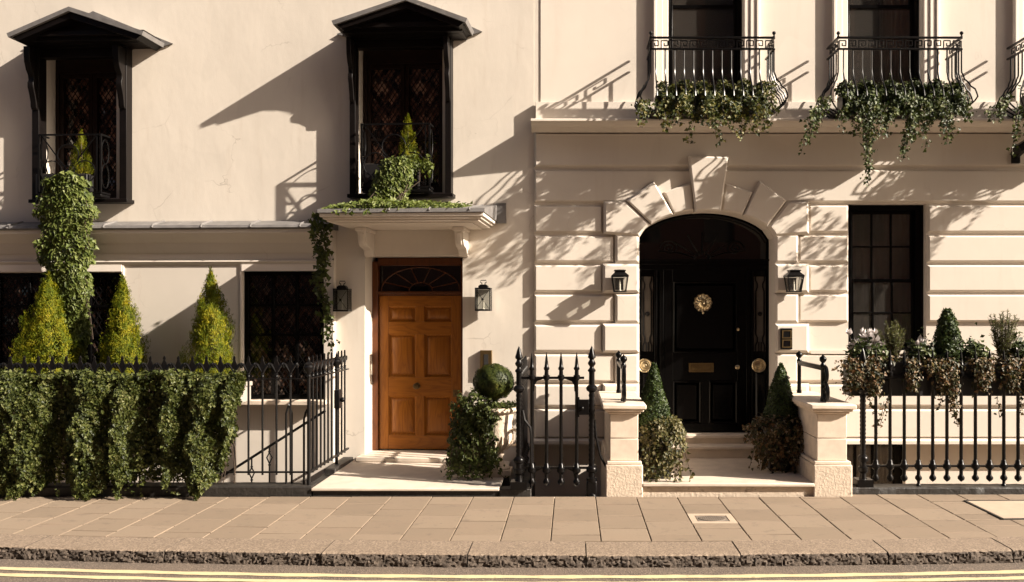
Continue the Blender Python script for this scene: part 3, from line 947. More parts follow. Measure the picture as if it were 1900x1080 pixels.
for (a, b) in zs_: uv.box(cx_-.055, cx_+.055, yf_+.0009, yf_+.045, a+.0005, b-.0005)
od = part('front_door', uv, M['woodv'], LH, .0025)
for i in range(0, len(edges), 2):
    uh = MB(); uh.box(lx0+st+.0005, lx1-st-.0005, yf_+.0006, yf_+.045, edges[i], edges[i+1])
    part('rail', uh, M['woodh'], od, .0025)
for (za, zb2) in zs_:
    for (a, b) in cols_:
        k = MB()
        k.box(a-.01, b+.01, yf_+.034, yf_+.046, za-.01, zb2+.01)
        g = .024
        ring = [(a+.001, za+.001, b-.001, zb2-.001), (a+g, za+g, b-g, zb2-g)]
        # sloped moulding ring
        vs = [(ring[0][0], yf_+.004, ring[0][1]), (ring[0][2], yf_+.004, ring[0][1]), (ring[0][2], yf_+.004, ring[0][3]), (ring[0][0], yf_+.004, ring[0][3]),
              (ring[1][0], yf_+.033, ring[1][1]), (ring[1][2], yf_+.033, ring[1][1]), (ring[1][2], yf_+.033, ring[1][3]), (ring[1][0], yf_+.033, ring[1][3])]
        k.add(vs, [(i, (i+1) % 4, 4+(i+1) % 4, 4+i) for i in range(4)])
        k.chamf([(a+g+.01, za+g+.01), (b-g-.01, za+g+.01), (b-g-.01, zb2-g-.01), (a+g+.01, zb2-g-.01)], yf_+.034, yf_+.008, .035, .022)
        part('raised_panel', k, M['woodv'], od)
kx, kz = LP(774, 716, -yD)
k = MB(); k.lathe([(.001, 0), (.042, 0), (.042, .006), (.034, .012), (.018, .014), (.016, .045), (.034, .055), (.040, .07), (.034, .085), (.015, .092), (.001, .093)], (kx, yf_, kz), 16, 'y')
part('door_knob', k, M['dullbrass'], od)
lx_, lz_ = LP(845, 730, -yD)
k = MB(); k.box(lx_-.032, lx_+.032, yf_-.008, yf_, lz_-.045, lz_+.045); k.lathe([(.001, 0), (.017, 0), (.017, .006), (.001, .007)], (lx_, yf_-.008, lz_), 12, 'y')
part('lock_plate', k, M['dullbrass'], od, .002)
k = MB(); k.box(lx_-.004, lx_+.004, yf_-.017, yf_-.0155, lz_-.02, lz_+.004)
part('keyhole', k, M['inner'], od)
# fanlight
g = MB(); gx0, gx1, gz0, gz1 = fx0+fw, fx1-fw, ztr+.02, dz1-.055
g.box(gx0, gx1, yD+.05, yD+.056, gz0, gz1)
part('fanlight_pane', g, M['pane'], dfr)
t = MB(); cx2 = (gx0+gx1)/2; hw, hh = (gx1-gx0)/2-.02, gz1-gz0-.02
def arc(rx_, rz_, n=20): return [(cx2+rx_*math.cos(math.pi*i/n), yD+.04, gz0+rz_*math.sin(math.pi*i/n)) for i in range(n+1)]
t.tube(arc(hw, hh), .010, 6); t.tube(arc(hw*.30, hh*.36), .009, 6)
for d_ in (22, 50, 76, 104, 130, 158):
    a = math.radians(d_)
    t.tube([(cx2+hw*.30*math.cos(a), yD+.04, gz0+hh*.36*math.sin(a)), (cx2+hw*math.cos(a), yD+.04, gz0+hh*math.sin(a))], .008, 6)
part('fanlight_tracery', t, M['woodframe'], dfr)
k = MB(); k.box(dx0+.001, dx1-.001, .47, .9, -.1, dzt+.1)
part('hall_backing', k, M['inner'], LH)
# door step
k = MB(); k.box(lu(668), lu(842), -.20, yD-.002, .085, zth-.004); k.box(dx0+.001, dx1-.001, yD+.001, .46, .085, zth-.004)
part('door_step', k, M['step'], LH, .012)

# --- canopy over the door
cp = 1.0
cu0, cu1 = lu(592, cp), lu(897, cp)
ztop = LP(750, 389, cp)[1]
k = MB()
k.prism([(-.004, ztop+.17), (-cp-.012, ztop+.012), (-cp-.02, ztop-.03), (-cp+.02, ztop-.033), (-.004, ztop-.033)], 'x', cu0-.015, cu1+.015)
for i in range(4):
    x = cu0 + .35 + i*.46
    k.tube([(x, -.02, ztop+.168), (x, -cp, ztop+.018), (x, -cp-.022, ztop-.01)], .012, 6)
k.box(cu1+.0, cu1+.13, -.03, -.004, ztop-.06, ztop+.19)
can = part('canopy_roof', k, M['lead'], LH)
k = MB()
for (ins, za, zb2) in ((.0, -.075, -.034), (.03, -.10, -.0755), (.065, -.125, -.1005), (.16, -.137, -.1255)):
    k.box(cu0+ins, cu1-ins, -cp+ins, -.004, ztop+za, ztop+zb2)
part('canopy_fascia', k, M['paint'], can, .006)
for px in (677, 855):
    bu = lu(px, .25); zt2 = ztop - .1375
    k = MB()
    prof = [(-.004, zt2)]
    for (v_, h_) in ((-.40, 0), (-.40, -.05), (-.385, -.075), (-.37, -.10), (-.36, -.17), (-.32, -.225), (-.26, -.25), (-.2, -.255), (-.13, -.275), (-.10, -.33), (-.06, -.36), (-.004, -.365)):
        prof.append((v_, zt2+h_*.93))
    k.prism(prof, 'x', bu-.055, bu+.055)
    k.box(bu-.07, bu+.07, -.43, -.004, zt2-.045, zt2-.001)
    prof2 = [(v_*1.04, z_) for v_, z_ in prof[3:8]]
    k.prism([(-.2, zt2-.05)] + prof2, 'x', bu-.028, bu+.028)
    part('canopy_bracket', k, M['paint'], can, .006)

# --- platform in front of the oak door
pf = thing('doorstep_platform', 'broad pale stone platform with a dark riser in front of the oak door', 'doorstep', FR_R, ((XP0+XP1)/2, PB, 0))
k = MB(); k.box(XP0+.012, XP1-.012, PB+.03, .115, -2.3, .055)
part('riser', k, M['plinth'], pf)
k = MB(); k.box(XP0, XP1, PB, .118, .0555, .0845)
part('slab', k, M['step'], pf, .008)

# ================================================================== RIGHT HOUSE
RH = thing('right_townhouse', 'cream townhouse with banded stonework, an arched black front door and iron window balconies', 'house', FR_R, (0, 0, 0))
HX0, HX1 = -.4685, 9.0
zco0, zco1, zpl = rz(243, .1), rz(219, .25), rz(190)
GR = .042                                   # depth of the channels
win = (rx(1576), rx(1721), rz(652), rz(378))
uw = [(rx(1240), rx(1381)), (rx(1573), rx(1714)), (rx(1240)+2*(rx(1573)-rx(1240))+.02, rx(1381)+2*(rx(1573)-rx(1240))+.02)]
UW = [(a, b, zpl+.02, rz(-190)) for a, b in uw]
mb = MB()
grid_wall(mb, [rx(1003), HX1], [zco1-.02, 7.6], UW, .04, .30)
part('upper_wall', mb, M['paint'], RH)
mb = MB(); mb.box(rx(994), HX1, -.03, .038, zco1-.01, zpl)
part('plinth_band', mb, M['paint'], RH, .004)
mb = MB(); z0 = zco0; z1 = zco1; h = z1-z0
prof = [(.0, z1-.012), (-.235, z1-.004), (-.25, z1-.012), (-.25, z1-.045*h/.17), (-.235, z1-.05*h/.17), (-.225, z1-.075*h/.17), (-.18, z1-.105*h/.17), (-.13, z1-.118*h/.17), (-.12, z1-.135*h/.17), (-.095, z1-.14*h/.17), (-.085, z0+.012), (-.05, z0), (.0, z0)]
mb.prism(prof, 'x', rx(985, .25), HX1)
part('cornice', mb, M['paint'], RH)
# ground storey backing (bottom of the channels) with arch, window and basement openings
AX0, AX1 = rx(1186), rx(1437); AXC = (AX0+AX1)/2; AHW = (AX1-AX0)/2
zsp, zcr = rz(441), rz(390)
def arch_z(x): return zsp + (zcr-zsp) * max(0, 1-((x-AXC)/AHW)**2) ** .62
zb0 = rz(819)
zQ = rz(380)
mb = MB()
grid_wall(mb, [HX0, HX1], [zb0, zco0+.03], [(AX0-.005, AX1+.005, zb0-.01, zQ), win], GR, .32)
part('ground_wall', mb, M['paint'], RH)
mb = MB(); nseg = 20
for i in range(nseg):
    xa, xb = AX0+(AX1-AX0)*i/nseg, AX0+(AX1-AX0)*(i+1)/nseg
    mb.prism([(xa, arch_z(xa)), (xb, arch_z(xb)), (xb, zQ), (xa, zQ)], 'y', GR+.001, .319)
part('arch_spandrel', mb, M['paint'], RH)
mb = MB(); mb.box(HX0, HX1, .33, 6, 7.3, 7.6); mb.box(HX1-.2, HX1, .33, 6, -2.3, 7.3); mb.box(HX0, HX0+.2, .6, 6, -2.3, 7.3); mb.box(HX0, HX1, 5.8, 6, -2.3, 7.3)
part('shell', mb, M['paint'], RH)
# banded courses
ys = [243, 312, 378, 434, 489, 544, 600, 655, 711, 757, 816]
g2 = .030
mb = MB()
def course(x0, x1, za, zb2):
    if x1 - x0 < .03: return
    mb.chamf([(x0, za), (x1, za), (x1, zb2), (x0, zb2)], GR+.02, 0., .026, GR)
qi0, qi1 = rx(1119), rx(1500)
for i, (ya, yb) in enumerate(zip(ys, ys[1:])):
    zt_, zb_ = rz(ya)-g2*.45, rz(yb)+g2*.45
    if i == 0: zt_ = zco0+.01
    if i < 2:
        course(HX0, HX1, zb_, zt_); continue
    lead_ = qi0 if i in (2,) or i % 2 == 0 else rx(1141)
    lead_r = qi1 if i in (2,) or i % 2 == 0 else rx(1481)
    course(HX0, lead_-.004, zb_, zt_)
    if win[2] < zb_:
        course(lead_r+.004, win[0]-.004, zb_, zt_); course(win[1]+.004, HX1, zb_, zt_)
    elif win[2] < zt_:
        course(lead_r+.004, HX1, zb_, win[2]-.012)
    else:
        course(lead_r+.004, HX1, zb_, zt_)
part('banded_courses', mb, M['paint'], RH, .003)
# plinth and basement
bx0, bx1_ = rx(1560), rx(1690)
mb = MB(); mb.prism([(.03, zb0+.035), (-.005, zb0+.03), (-.035, zb0+.008), (-.035, zb0-.03), (.03, zb0-.03)], 'x', HX0, AX0-.3); mb.prism([(.03, zb0+.035), (-.005, zb0+.03), (-.035, zb0+.008), (-.035, zb0-.03), (.03, zb0-.03)], 'x', AX1+.3, HX1)
part('plinth_moulding', mb, M['paint'], RH)
mb = MB()
grid_wall(mb, [HX0, HX1], [-2.3, zb0-.001], [(bx0, bx1_, -1.6, zb0-.02), (AX0-.1, AX1+.1, -.2, zb0+.1)], .17, .5)
part('basement_wall', mb, M['paint'], RH)
mb = MB(); y0 = .26
mb.box(bx0+.002, bx0+.06, y0, y0+.07, -1.6, zb0-.022); mb.box(bx1_-.11, bx1_-.002, y0, y0+.07, -1.6, zb0-.022)
mb.box(bx0+.06, bx1_-.11, y0, y0+.07, zb0-.085, zb0-.022)
for t_ in (.3, .62): mb.box(bx0+.06+(bx1_-bx0-.17)*t_-.015, bx0+.06+(bx1_-bx0-.17)*t_+.015, y0+.01, y0+.06, -1.5, zb0-.085)
mb.box(bx0+.06, bx1_-.11, y0+.005, y0+.065, -.38, -.33)
bw = part('basement_window', mb, M['blackwood'], RH, .003)
mb = MB(); mb.box(bx0+.06, bx1_-.11, y0+.03, y0+.035, -1.6, zb0-.085)
part('pane', mb, M['window_glass'], bw)
mb = MB()
n = 40; pts = [(bx0-.02+(bx1_-bx0)*i/n, y0+.16+.015*math.sin(i*1.9)) for i in range(n+1)]
mb.prism(pts + [(p[0], p[1]+.006) for p in pts[::-1]], 'z', -1.6, zb0-.03)
part('curtain', mb, M['curtain'], bw)

# voussoirs and quoins round the door
mb = MB(); VP_ = .045; YB = .20
def pxz(pts): return [(rx(a), rz(b)) for a, b in pts]
def arcpts(xa, xb, n=6): return [(rx(xa)+(rx(xb)-rx(xa))*i/n, arch_z(rx(xa)+(rx(xb)-rx(xa))*i/n)-.002) for i in range(n+1)]
def vous(up, xa, xb, yf=-VP_, drop=0):
    poly = pxz(up) + [(x, z-drop) for x, z in arcpts(xb, xa)]
    mb.chamf(poly, YB, yf, .020, .022)
vous([(1276, 291), (1350, 293)], 1288.5, 1336, -.085, .014)
vous([(1231, 357), (1282, 339)], 1250, 1287, -VP_)
vous([(1162, 373), (1213, 337)], 1208, 1248.5, -VP_-.012)
vous([(1345, 340), (1396, 357)], 1337.5, 1377, -VP_)
vous([(1408, 336), (1458, 373)], 1378.5, 1422, -VP_-.012)
poly = pxz([(1120, 434), (1120, 374), (1161, 374)]) + arcpts(1206.5, 1186.3) + [(AX0, rz(434.5))]
poly = pxz([(1120, 434), (1120, 374), (1161, 374)]) + arcpts(1206.5, 1186.3)
mb.chamf(poly, YB, -VP_, .030, .026)
poly = pxz([(1460, 374), (1500, 374), (1500, 434)]) + arcpts(1436.7, 1423.5)
mb.chamf(poly, YB, -VP_, .030, .026)
for i, (ya, yb) in enumerate(zip(ys, ys[1:])):
    if i < 3: continue
    za, zb_ = rz(yb)+.004, rz(ya)-.004
    wide = i % 2 == 0
    if i == 9: za = zb0+.002
    xl = rx(1118) if wide else rx(1141); xr = rx(1500) if wide else rx(1481)
    pj = -.045 if wide else -.03
    mb.chamf([(xl, za), (AX0, za), (AX0, zb_), (xl, zb_)], YB, pj, .032, .026)
    mb.chamf([(AX1, za), (xr, za), (xr, zb_), (AX1, zb_)], YB, pj, .032, .026)
part('arch_stones', mb, M['paint'], RH, .003)

# black door case and door
yD = .35
rxD = lambda px: G(px, 0, yD)[0]
rzD = lambda py: G(0, py, yD)[1]
ZS = .40
mb = MB()
n = 24
vs = [(AX0-.02, ZS)] + [(AX0-.02+(AX1-AX0+.04)*i/n, arch_z(AX0+(AX1-AX0)*i/n)+.02) for i in range(n+1)] + [(AX1+.02, ZS)]
mb.prism(vs, 'y', yD+.05, yD+.09)
ztrn = rzD(486)
mb.box(AX0-.02, AX1+.02, yD-.03, yD+.05, ztrn-.035, ztrn+.035); mb.box(AX0-.02, AX1+.02, yD-.055, yD-.031, ztrn+.01, ztrn+.034)
mb.box(AX0-.02, AX1+.02, yD-.01, yD+.05, ztrn-.10, ztrn-.036)
d0, d1 = rxD(1232), rxD(1384)
for (a, b) in ((rxD(1224), d0-.004), (d1+.004, rxD(1392)), (AX0-.02, rxD(1189)), (rxD(1424), AX1+.02), (rxD(1214), rxD(1219)), (rxD(1394.5), rxD(1398))):
    mb.box(a, b, yD-.015, yD+.05, ZS, ztrn-.101)
# arched fanlight rim
path = [(AX0+.01+(AX1-AX0-.02)*i/n, yD+.03, arch_z(AX0+(AX1-AX0)*i/n)-.02) for i in range(n+1)]
mb.tube(path, .03, 6)
dc = part('door_case', mb, M['blackwood'], RH, .004)
mb = MB()
cz = ztrn+.04
for s in (1, -1):
    for j in range(4):
        a = math.radians(18+j*24)
        L = .55-.06*j
        e = (AXC+s*L*1.25*math.cos(a)*.85, cz+.36*math.sin(a)*.95)
        mb.tube([(AXC+s*.08*math.cos(a), yD+.035, cz+.05*math.sin(a)), (AXC+s*.3*math.cos(a), yD+.03, cz+.16*math.sin(a)+.03), (e[0], yD+.035, e[1]*1.0)], .009, 6)
    sp = [(AXC+s*(.42+.12*(1-i/26)*math.cos(i*.55)), yD+.03, cz+.14+.10*(1-i/26)*math.sin(i*.55)) for i in range(24)]
    mb.tube(sp, .008, 5)
mb.tube([(AXC+.10*math.cos(math.pi*i/10), yD+.03, cz+.09*math.sin(math.pi*i/10)) for i in range(11)], .012, 6)
part('fanlight_tracery', mb, M['iron'], dc)
mb = MB()
vs = [(AX0+.02+(AX1-AX0-.04)*i/n, arch_z(AX0+(AX1-AX0)*i/n)-.03) for i in range(n+1)]
mb.prism([(vs[0][0], cz), *[v for v in vs if v[1] > cz], (vs[-1][0], cz)], 'y', yD+.044, yD+.047)
part('fanlight_pane', mb, M['pane'], dc)
# sidelight ornaments: tall pale panels behind shaped black openings
for (a, b) in ((1191, 1212), (1400, 1422)):
    sl = MB(); x0, x1 = rxD(a), rxD(b); zt_, zb_ = rzD(513), rzD(652)
    sl.box(x0, x1, yD+.038, yD+.046, zb_, zt_)
    part('sidelight_pane', sl, M['obscure'], dc)
    k = MB(); c_ = (x0+x1)/2; w = (x1-x0)/2
    for s in (1, -1):
        P_ = [(c_+s*w*q, yD+.022, zb_+(zt_-zb_)*t_) for q, t_ in ((.75, 0), (.75, .08), (.45, .13), (.45, .18), (.7, .23), (.7, .80), (.45, .86), (.45, .90), (.75, .95), (.75, 1))]
        k.tube(P_, .010, 5)
        k.tube([(c_+s*w*.2, yD+.022, zb_), (c_+s*w*.2, yD+.022, zb_+.12)], .008, 5)
    k.lathe([(.001, 0), (.022, .004), (.03, .012), (.02, .02), (.001, .024)], (c_, yD+.036, (zb_+zt_)/2), 12, 'y')
    part('sidelight_ornament', k, M['iron'], dc)
    k = MB()
    for s_ in (0,):
        k.box(x0-.01, x1+.01, yD-.01, yD+.045, ZS+.1, zb_-.22)
        k.chamf([(x0+.01, ZS+.16), (x1-.01, ZS+.16), (x1-.01, zb_-.27), (x0+.01, zb_-.27)], yD-.009, yD-.028, .018)
    part('side_panel', k, M['blackwood'], dc, .003)
# the leaf
mb = MB(); z1_ = ztrn-.102; z0_ = ZS+.01
mb.box(d0, d1, yD+.012, yD+.049, z0_, z1_)
ch_ = (d1-d0)
st_ = .11
rows = [(z0_+.20, z0_+.66), (z0_+.83, z1_-.13)]
rows = [(rzD(786), rzD(706)), (rzD(655), rzD(522))]
xm = (d0+d1)/2
cl = [(d0+st_, xm-.05), (xm+.05, d1-st_)]
mb.box(d0, d0+st_, yD-.006, yD+.012, z0_, z1_); mb.box(d1-st_, d1, yD-.006, yD+.012, z0_, z1_)
ed = [z0_] + [q for p in rows for q in p] + [z1_]
for i in range(0, len(ed), 2): mb.box(d0+st_, d1-st_, yD-.0055, yD+.012, ed[i], ed[i+1])
mb.box(xm-.05, xm+.05, yD-.005, yD+.012, rows[0][0], rows[0][1])
bd = part('front_door', mb, M['blackwood'], RH, .003)
k = MB()
for (za, zb_) in rows:
    for (a, b) in (cl if za == rows[0][0] else [(d0+st_, d1-st_)]):
        k.chamf([(a+.03, za+.03), (b-.03, za+.03), (b-.03, zb_-.03), (a+.03, zb_-.03)], yD+.012, yD-.004, .03)
        for (p, q) in (((a+.012, za+.012), (b-.012, za+.012)), ((b-.012, za+.012), (b-.012, zb_-.012)), ((b-.012, zb_-.012), (a+.012, zb_-.012)), ((a+.012, zb_-.012), (a+.012, za+.012))):
            k.tube([(p[0], yD-.003, p[1]), (q[0], yD-.003, q[1])], .012, 6)
part('raised_panel', k, M['blackwood'], bd)
# knocker: round plate with a lion mask
kx, kz = G(1304, 562, yD)
k = MB(); R_ = .118; nr, na = 16, 48
vs = []
for i in range(nr+1):
    r_ = i/nr
    for j in range(na):
        a = 2*math.pi*j/na
        x_, z_ = r_*math.cos(a), r_*math.sin(a)
        rr = R_*r_*(1 + (.05*math.cos(12*a) if r_ > .9 else 0))
        hgt = .012 + .05*math.exp(-(r_/.45)**2)
        hgt += .035*math.exp(-(x_/.13)**2-((z_-.02)/.3)**2) + .03*math.exp(-(x_/.22)**2-((z_+.18)/.14)**2)
        hgt -= .03*math.exp(-((abs(x_)-.24)/.08)**2-((z_-.16)/.06)**2)
        hgt += .018*math.exp(-((abs(x_)-.22)/.14)**2-((z_-.28)/.07)**2) + .02*math.exp(-((abs(x_)-.42)/.09)**2-((z_-.42)/.1)**2)
        hgt -= .02*math.exp(-(x_/.16)**2-((z_+.30)/.035)**2)
        if .48 < r_ < .9: hgt += .014*math.cos(15*a + 9*r_)*math.sin((r_-.48)/.42*math.pi)
        if r_ > .9: hgt += .010
        if i == nr: hgt = 0
        vs.append((kx+rr*math.cos(a), yD-.006-hgt, kz+rr*math.sin(a)))
fs = [(i*na+j, i*na+(j+1) % na, (i+1)*na+(j+1) % na, (i+1)*na+j) for i in range(nr) for j in range(na)]
k.add(vs, fs); k.ball((kx, yD-.02, kz-R_-.012), .016)
part('door_knocker', k, M['brass'], bd, 0, None, 70)
lx_, lz_ = G(1301, 682, yD)
k = MB(); hw_, hh_ = .158, .058
k.box(lx_-hw_, lx_+hw_, yD-.014, yD-.006, lz_-hh_, lz_-hh_+.022); k.box(lx_-hw_, lx_+hw_, yD-.014, yD-.006, lz_+hh_-.022, lz_+hh_)
k.box(lx_-hw_, lx_-hw_+.03, yD-.014, yD-.006, lz_-hh_+.022, lz_+hh_-.022); k.box(lx_+hw_-.03, lx_+hw_, yD-.014, yD-.006, lz_-hh_+.022, lz_+hh_-.022)
k.chamf([(lx_-hw_+.032, lz_-hh_+.024), (lx_+hw_-.032, lz_-hh_+.024), (lx_+hw_-.032, lz_+hh_-.024), (lx_-hw_+.032, lz_+hh_-.024)], yD-.004, yD-.012, .012, .006)
k.box(lx_-.1, lx_+.1, yD-.018, yD-.012, lz_-.022, lz_-.012)
part('letter_box', k, M['dullbrass'], bd, .002)
for (px, py) in ((1369, 611), (1367, 681)):
    x_, z_ = G(px, py, yD)
    k = MB(); k.lathe([(.001, 0), (.026, 0), (.026, .006), (.012, .010), (.012, .03), (.026, .036), (.028, .05), (.018, .058), (.001, .06)] if py > 650 else [(.001, 0), (.019, 0), (.019, .006), (.01, .01), (.001, .011)], (x_, yD-.006, z_), 14, 'y')
    part('door_knob' if py > 650 else 'door_lock', k, M['brass'], bd)
for px in (1196, 1407):
    x_, z_ = G(px, 678, yD)
    k = MB(); k.lathe([(.001, 0), (.088, 0), (.09, .008), (.08, .018), (.072, .012), (.062, .010), (.058, .02), (.046, .024), (.04, .014), (.026, .016), (.022, .03), (.010, .036), (.001, .037)], (x_, yD-.029, z_), 28, 'y')
    for j in range(22):
        a = 2*math.pi*j/22
        k.ball((x_+.081*math.cos(a), yD-.043, z_+.081*math.sin(a)), .008, 6, 4)
    part('bell_plate', k, M['brass'], dc)

# steps up to the black door
sp = thing('entrance_steps', 'pale stone platform and two steps rising to the black front door', 'steps', FR_R, ((XQ0+XQ1)/2, PB, 0))
k = MB(); k.box(XQ0+.002, XQ1-.002, PB+.035, AX0*0-.055, -2.3, .10)
part('base', k, M['rough_stone'], sp)
k = MB(); k.box(XQ0+.002, XQ1-.002, PB-.005, -.052, .1005, .138)
part('platform_slab', k, M['step'], sp, .010)
k = MB(); k.box(AX0-.08, AX1+.08, -.05, .169, -2.3, .245); k.box(AX0-.0, AX1+.0, .1695, yD+.09, -2.3, .35)
part('riser', k, M['step'], sp)
k = MB(); k.box(AX0-.1, AX1+.1, -.085, .165, .2455, .285); k.box(AX0+.002, AX1-.002, .13, yD+.088, .3505, .395)
part('tread', k, M['step'], sp, .010)

# sash windows
def sash(w, cols, rows_top, rows_bot, yr, zmeet, fw_l=.06, fw_r=.06, fw_t=.06, seed=0, curtain=None, mull=.016, cm='curtain'):
    x0, x1, z0, z1 = w
    o = MB(); x0 += .002; x1 -= .002; z1 -= .002
    o.box(x0, x0+fw_l, yr, yr+.12, z0, z1); o.box(x1-fw_r, x1, yr, yr+.12, z0, z1); o.box(x0+fw_l, x1-fw_r, yr, yr+.12, z1-fw_t, z1); o.box(x0+fw_l, x1-fw_r, yr, yr+.12, z0, z0+.05)
    a, b = x0+fw_l, x1-fw_r
    for (za, zb_, y, rows_) in ((zmeet-.022, z1-fw_t, yr+.07, rows_top), (z0+.05, zmeet+.022, yr+.03, rows_bot)):
        s = .035
        o.box(a, a+s, y, y+.035, za, zb_); o.box(b-s, b, y, y+.035, za, zb_)
        o.box(a+s, b-s, y, y+.035, za, za+.042); o.box(a+s, b-s, y, y+.035, zb_-.042, zb_)
        for i in range(1, cols): o.box(a+s+(b-a-2*s)*i/cols-mull/2-.004, a+s+(b-a-2*s)*i/cols+mull/2+.004, y+.004, y+.03, za+.042, zb_-.042)
        for j in range(1, rows_):
            zz = za+.042+(zb_-za-.084)*j/rows_
            for i in range(cols):
                p = a+s+(b-a-2*s)*i/cols+(mull/2+.004 if i else 0); q = a+s+(b-a-2*s)*(i+1)/cols-(mull/2+.004 if i < cols-1 else 0)
                o.box(p, q, y+.005, y+.029, zz-mull/2-.002, zz+mull/2+.002)
    f = part('sash_window', o, M['blackwood'], RH, .003)
    g = MB()
    g.box(a, b, yr+.088, yr+.091, zmeet, z1-fw_t); g.box(a, b, yr+.046, yr+.049, z0+.05, zmeet)
    part('pane', g, M['window_glass'], f)
    g = MB(); g.box(x0-.1, x1+.1, yr+.75, yr+.78, z0-.2, z1+.2); g.box(x0-.1, x0-.06, yr+.2, yr+.75, z0-.2, z1+.2); g.box(x1+.06, x1+.1, yr+.2, yr+.75, z0-.2, z1+.2)
    g.box(x0-.06, x1+.06, yr+.2, yr+.75, z1+.1, z1+.14); g.box(x0-.06, x1+.06, yr+.2, yr+.75, z0-.14, z0-.1)
    part('room_backing', g, M['inner'], f)
    if curtain:
        for (ca_, cb_, yy) in curtain:
            c_ = MB(); n_ = 60
            pt = [(x0+(x1-x0)*(ca_+(cb_-ca_)*i/n_), yy+.018*math.sin(i*1.1)+.008*math.sin(i*.37)) for i in range(n_+1)]
            c_.prism(pt + [(p[0], p[1]+.005) for p in pt[::-1]], 'z', z0+.03, z1-.03)
            part('curtain', c_, M[cm], f)
    return f
sash(win, 3, 2, 2, .12, rz(521, -.15), .065, .10, .065, 1, [(-.03, 1.03, .32)], cm='net')
zmt = rz(14, -.2)
sash(UW[0], 1, 1, 1, .14, zmt, .035, .06, .06, 2)
sash(UW[1], 1, 1, 1, .14, zmt, .035, .06, .06, 3, [(.55, .98, .34)])
sash(UW[2], 1, 1, 1, .14, zmt, .035, .06, .06, 4)
# moulded architraves of the upper windows
for (x0, x1, z0, z1) in UW:
    a = MB()
    for (s, xe) in ((-1, x0), (1, x1)):
        for (o0, o1, p) in ((.0, .07, .005), (.0705, .145, .018), (.1455, .185, .032)):
            a.box(xe+s*o0, xe+s*o1, -p, .039, zpl+.001, z1)
    part('architrave', a, M['trim'], RH, .008)

# ================================================================== PIERS AND HANDRAILS
def pier(x0, x1, label):
    t = thing('stone_pier', label, 'pier', FR_R, ((x0+x1)/2, PB, 0), 'stone piers beside the black door steps')
    yb = -.06
    mb = MB(); mb.box(x0, x1, PB, yb, -2.3, .33)
    part('base', mb, M['rough_stone'], t, .012)
    mb = MB(); mb.box(x0+.012, x1-.012, PB+.012, yb, .3305, .365)
    mb.box(x0+.045, x1-.045, PB+.045, yb, .366, .600); mb.box(x0+.046, x1-.046, PB+.046, yb, .604, .86)
    part('shaft', mb, M['stone'], t, .008)
    mb = MB(); mb.box(x0+.02, x1-.02, PB+.02, yb, .861, .885); mb.box(x0-.01, x1+.01, PB-.01, yb, .886, .915); mb.box(x0-.035, x1+.035, PB-.035, yb, .9155, .965)
    part('coping', mb, M['stone'], t, .012)
    return t
pier(XPL0, XPL1, 'weathered stone pier with flat coping right of the iron area gate')
pier(XPR0, XPR1, 'clean stone pier with flat coping left of the long spear railing')

def handrail(xc, label):
    yf, yb = -1.30, -.32
    z0 = .962
    t = thing('handrail', label, 'handrail', FR_R, (xc, yf, z0), 'iron handrails on the stone piers')
    for y in (yf, yb):
        mb = MB(); mb.lathe([(.030, 0), (.030, .03), (.024, .05), (.024, .36), (.030, .37), (.030, .40), (.020, .415), (.018, .425), (.036, .445), (.040, .465), (.032, .485), (.012, .50), (.001, .515)], (xc, y, z0), 12)
        part('post', mb, M['rail'], t)
    mb = MB(); mb.bar((xc, yf+.0, z0+.375), (xc, yb, z0+.375), .05, .035, (0, 0, 1)); mb.bar((xc, yf, z0+.347), (xc, yb, z0+.347), .03, .018, (0, 0, 1))
    part('rail', mb, M['rail'], t, .006)
    mb = MB()
    pts = []
    for i in range(30):
        a = math.radians(90 - i*20); r_ = .13 - .0034*i
        pts.append((xc, yf-.035-.13+.13*0+ -.0 + .13 - .0 - r_*.0 + 0, 0))
    c1 = (yf-.075, z0+.30); c2 = (yf-.10, z0+.10)
    p1 = [(xc, c1[0]-math.sin(math.radians(a))*.075, c1[1]+math.cos(math.radians(a))*.085) for a in range(-90, 181, 18)]
    mb.tube(p1, .020, 8)
    p2 = [(xc, yf-.02, z0+.215)] + [(xc, c2[0]-math.sin(math.radians(a))*(.10-.00012*(a+60)), c2[1]+math.cos(math.radians(a))*(.115-.00016*(a+60))) for a in range(-40, 400, 20)]
    mb.tube(p2, .020, 8)
    part('scroll', mb, M['rail'], t)
    return t
handrail(G(1157, 700, -1.30)[0], 'short black iron handrail with ball topped posts on the left stone pier')
handrail(G(1527, 700, -1.30)[0], 'short black iron handrail with a scrolled front post on the right stone pier')

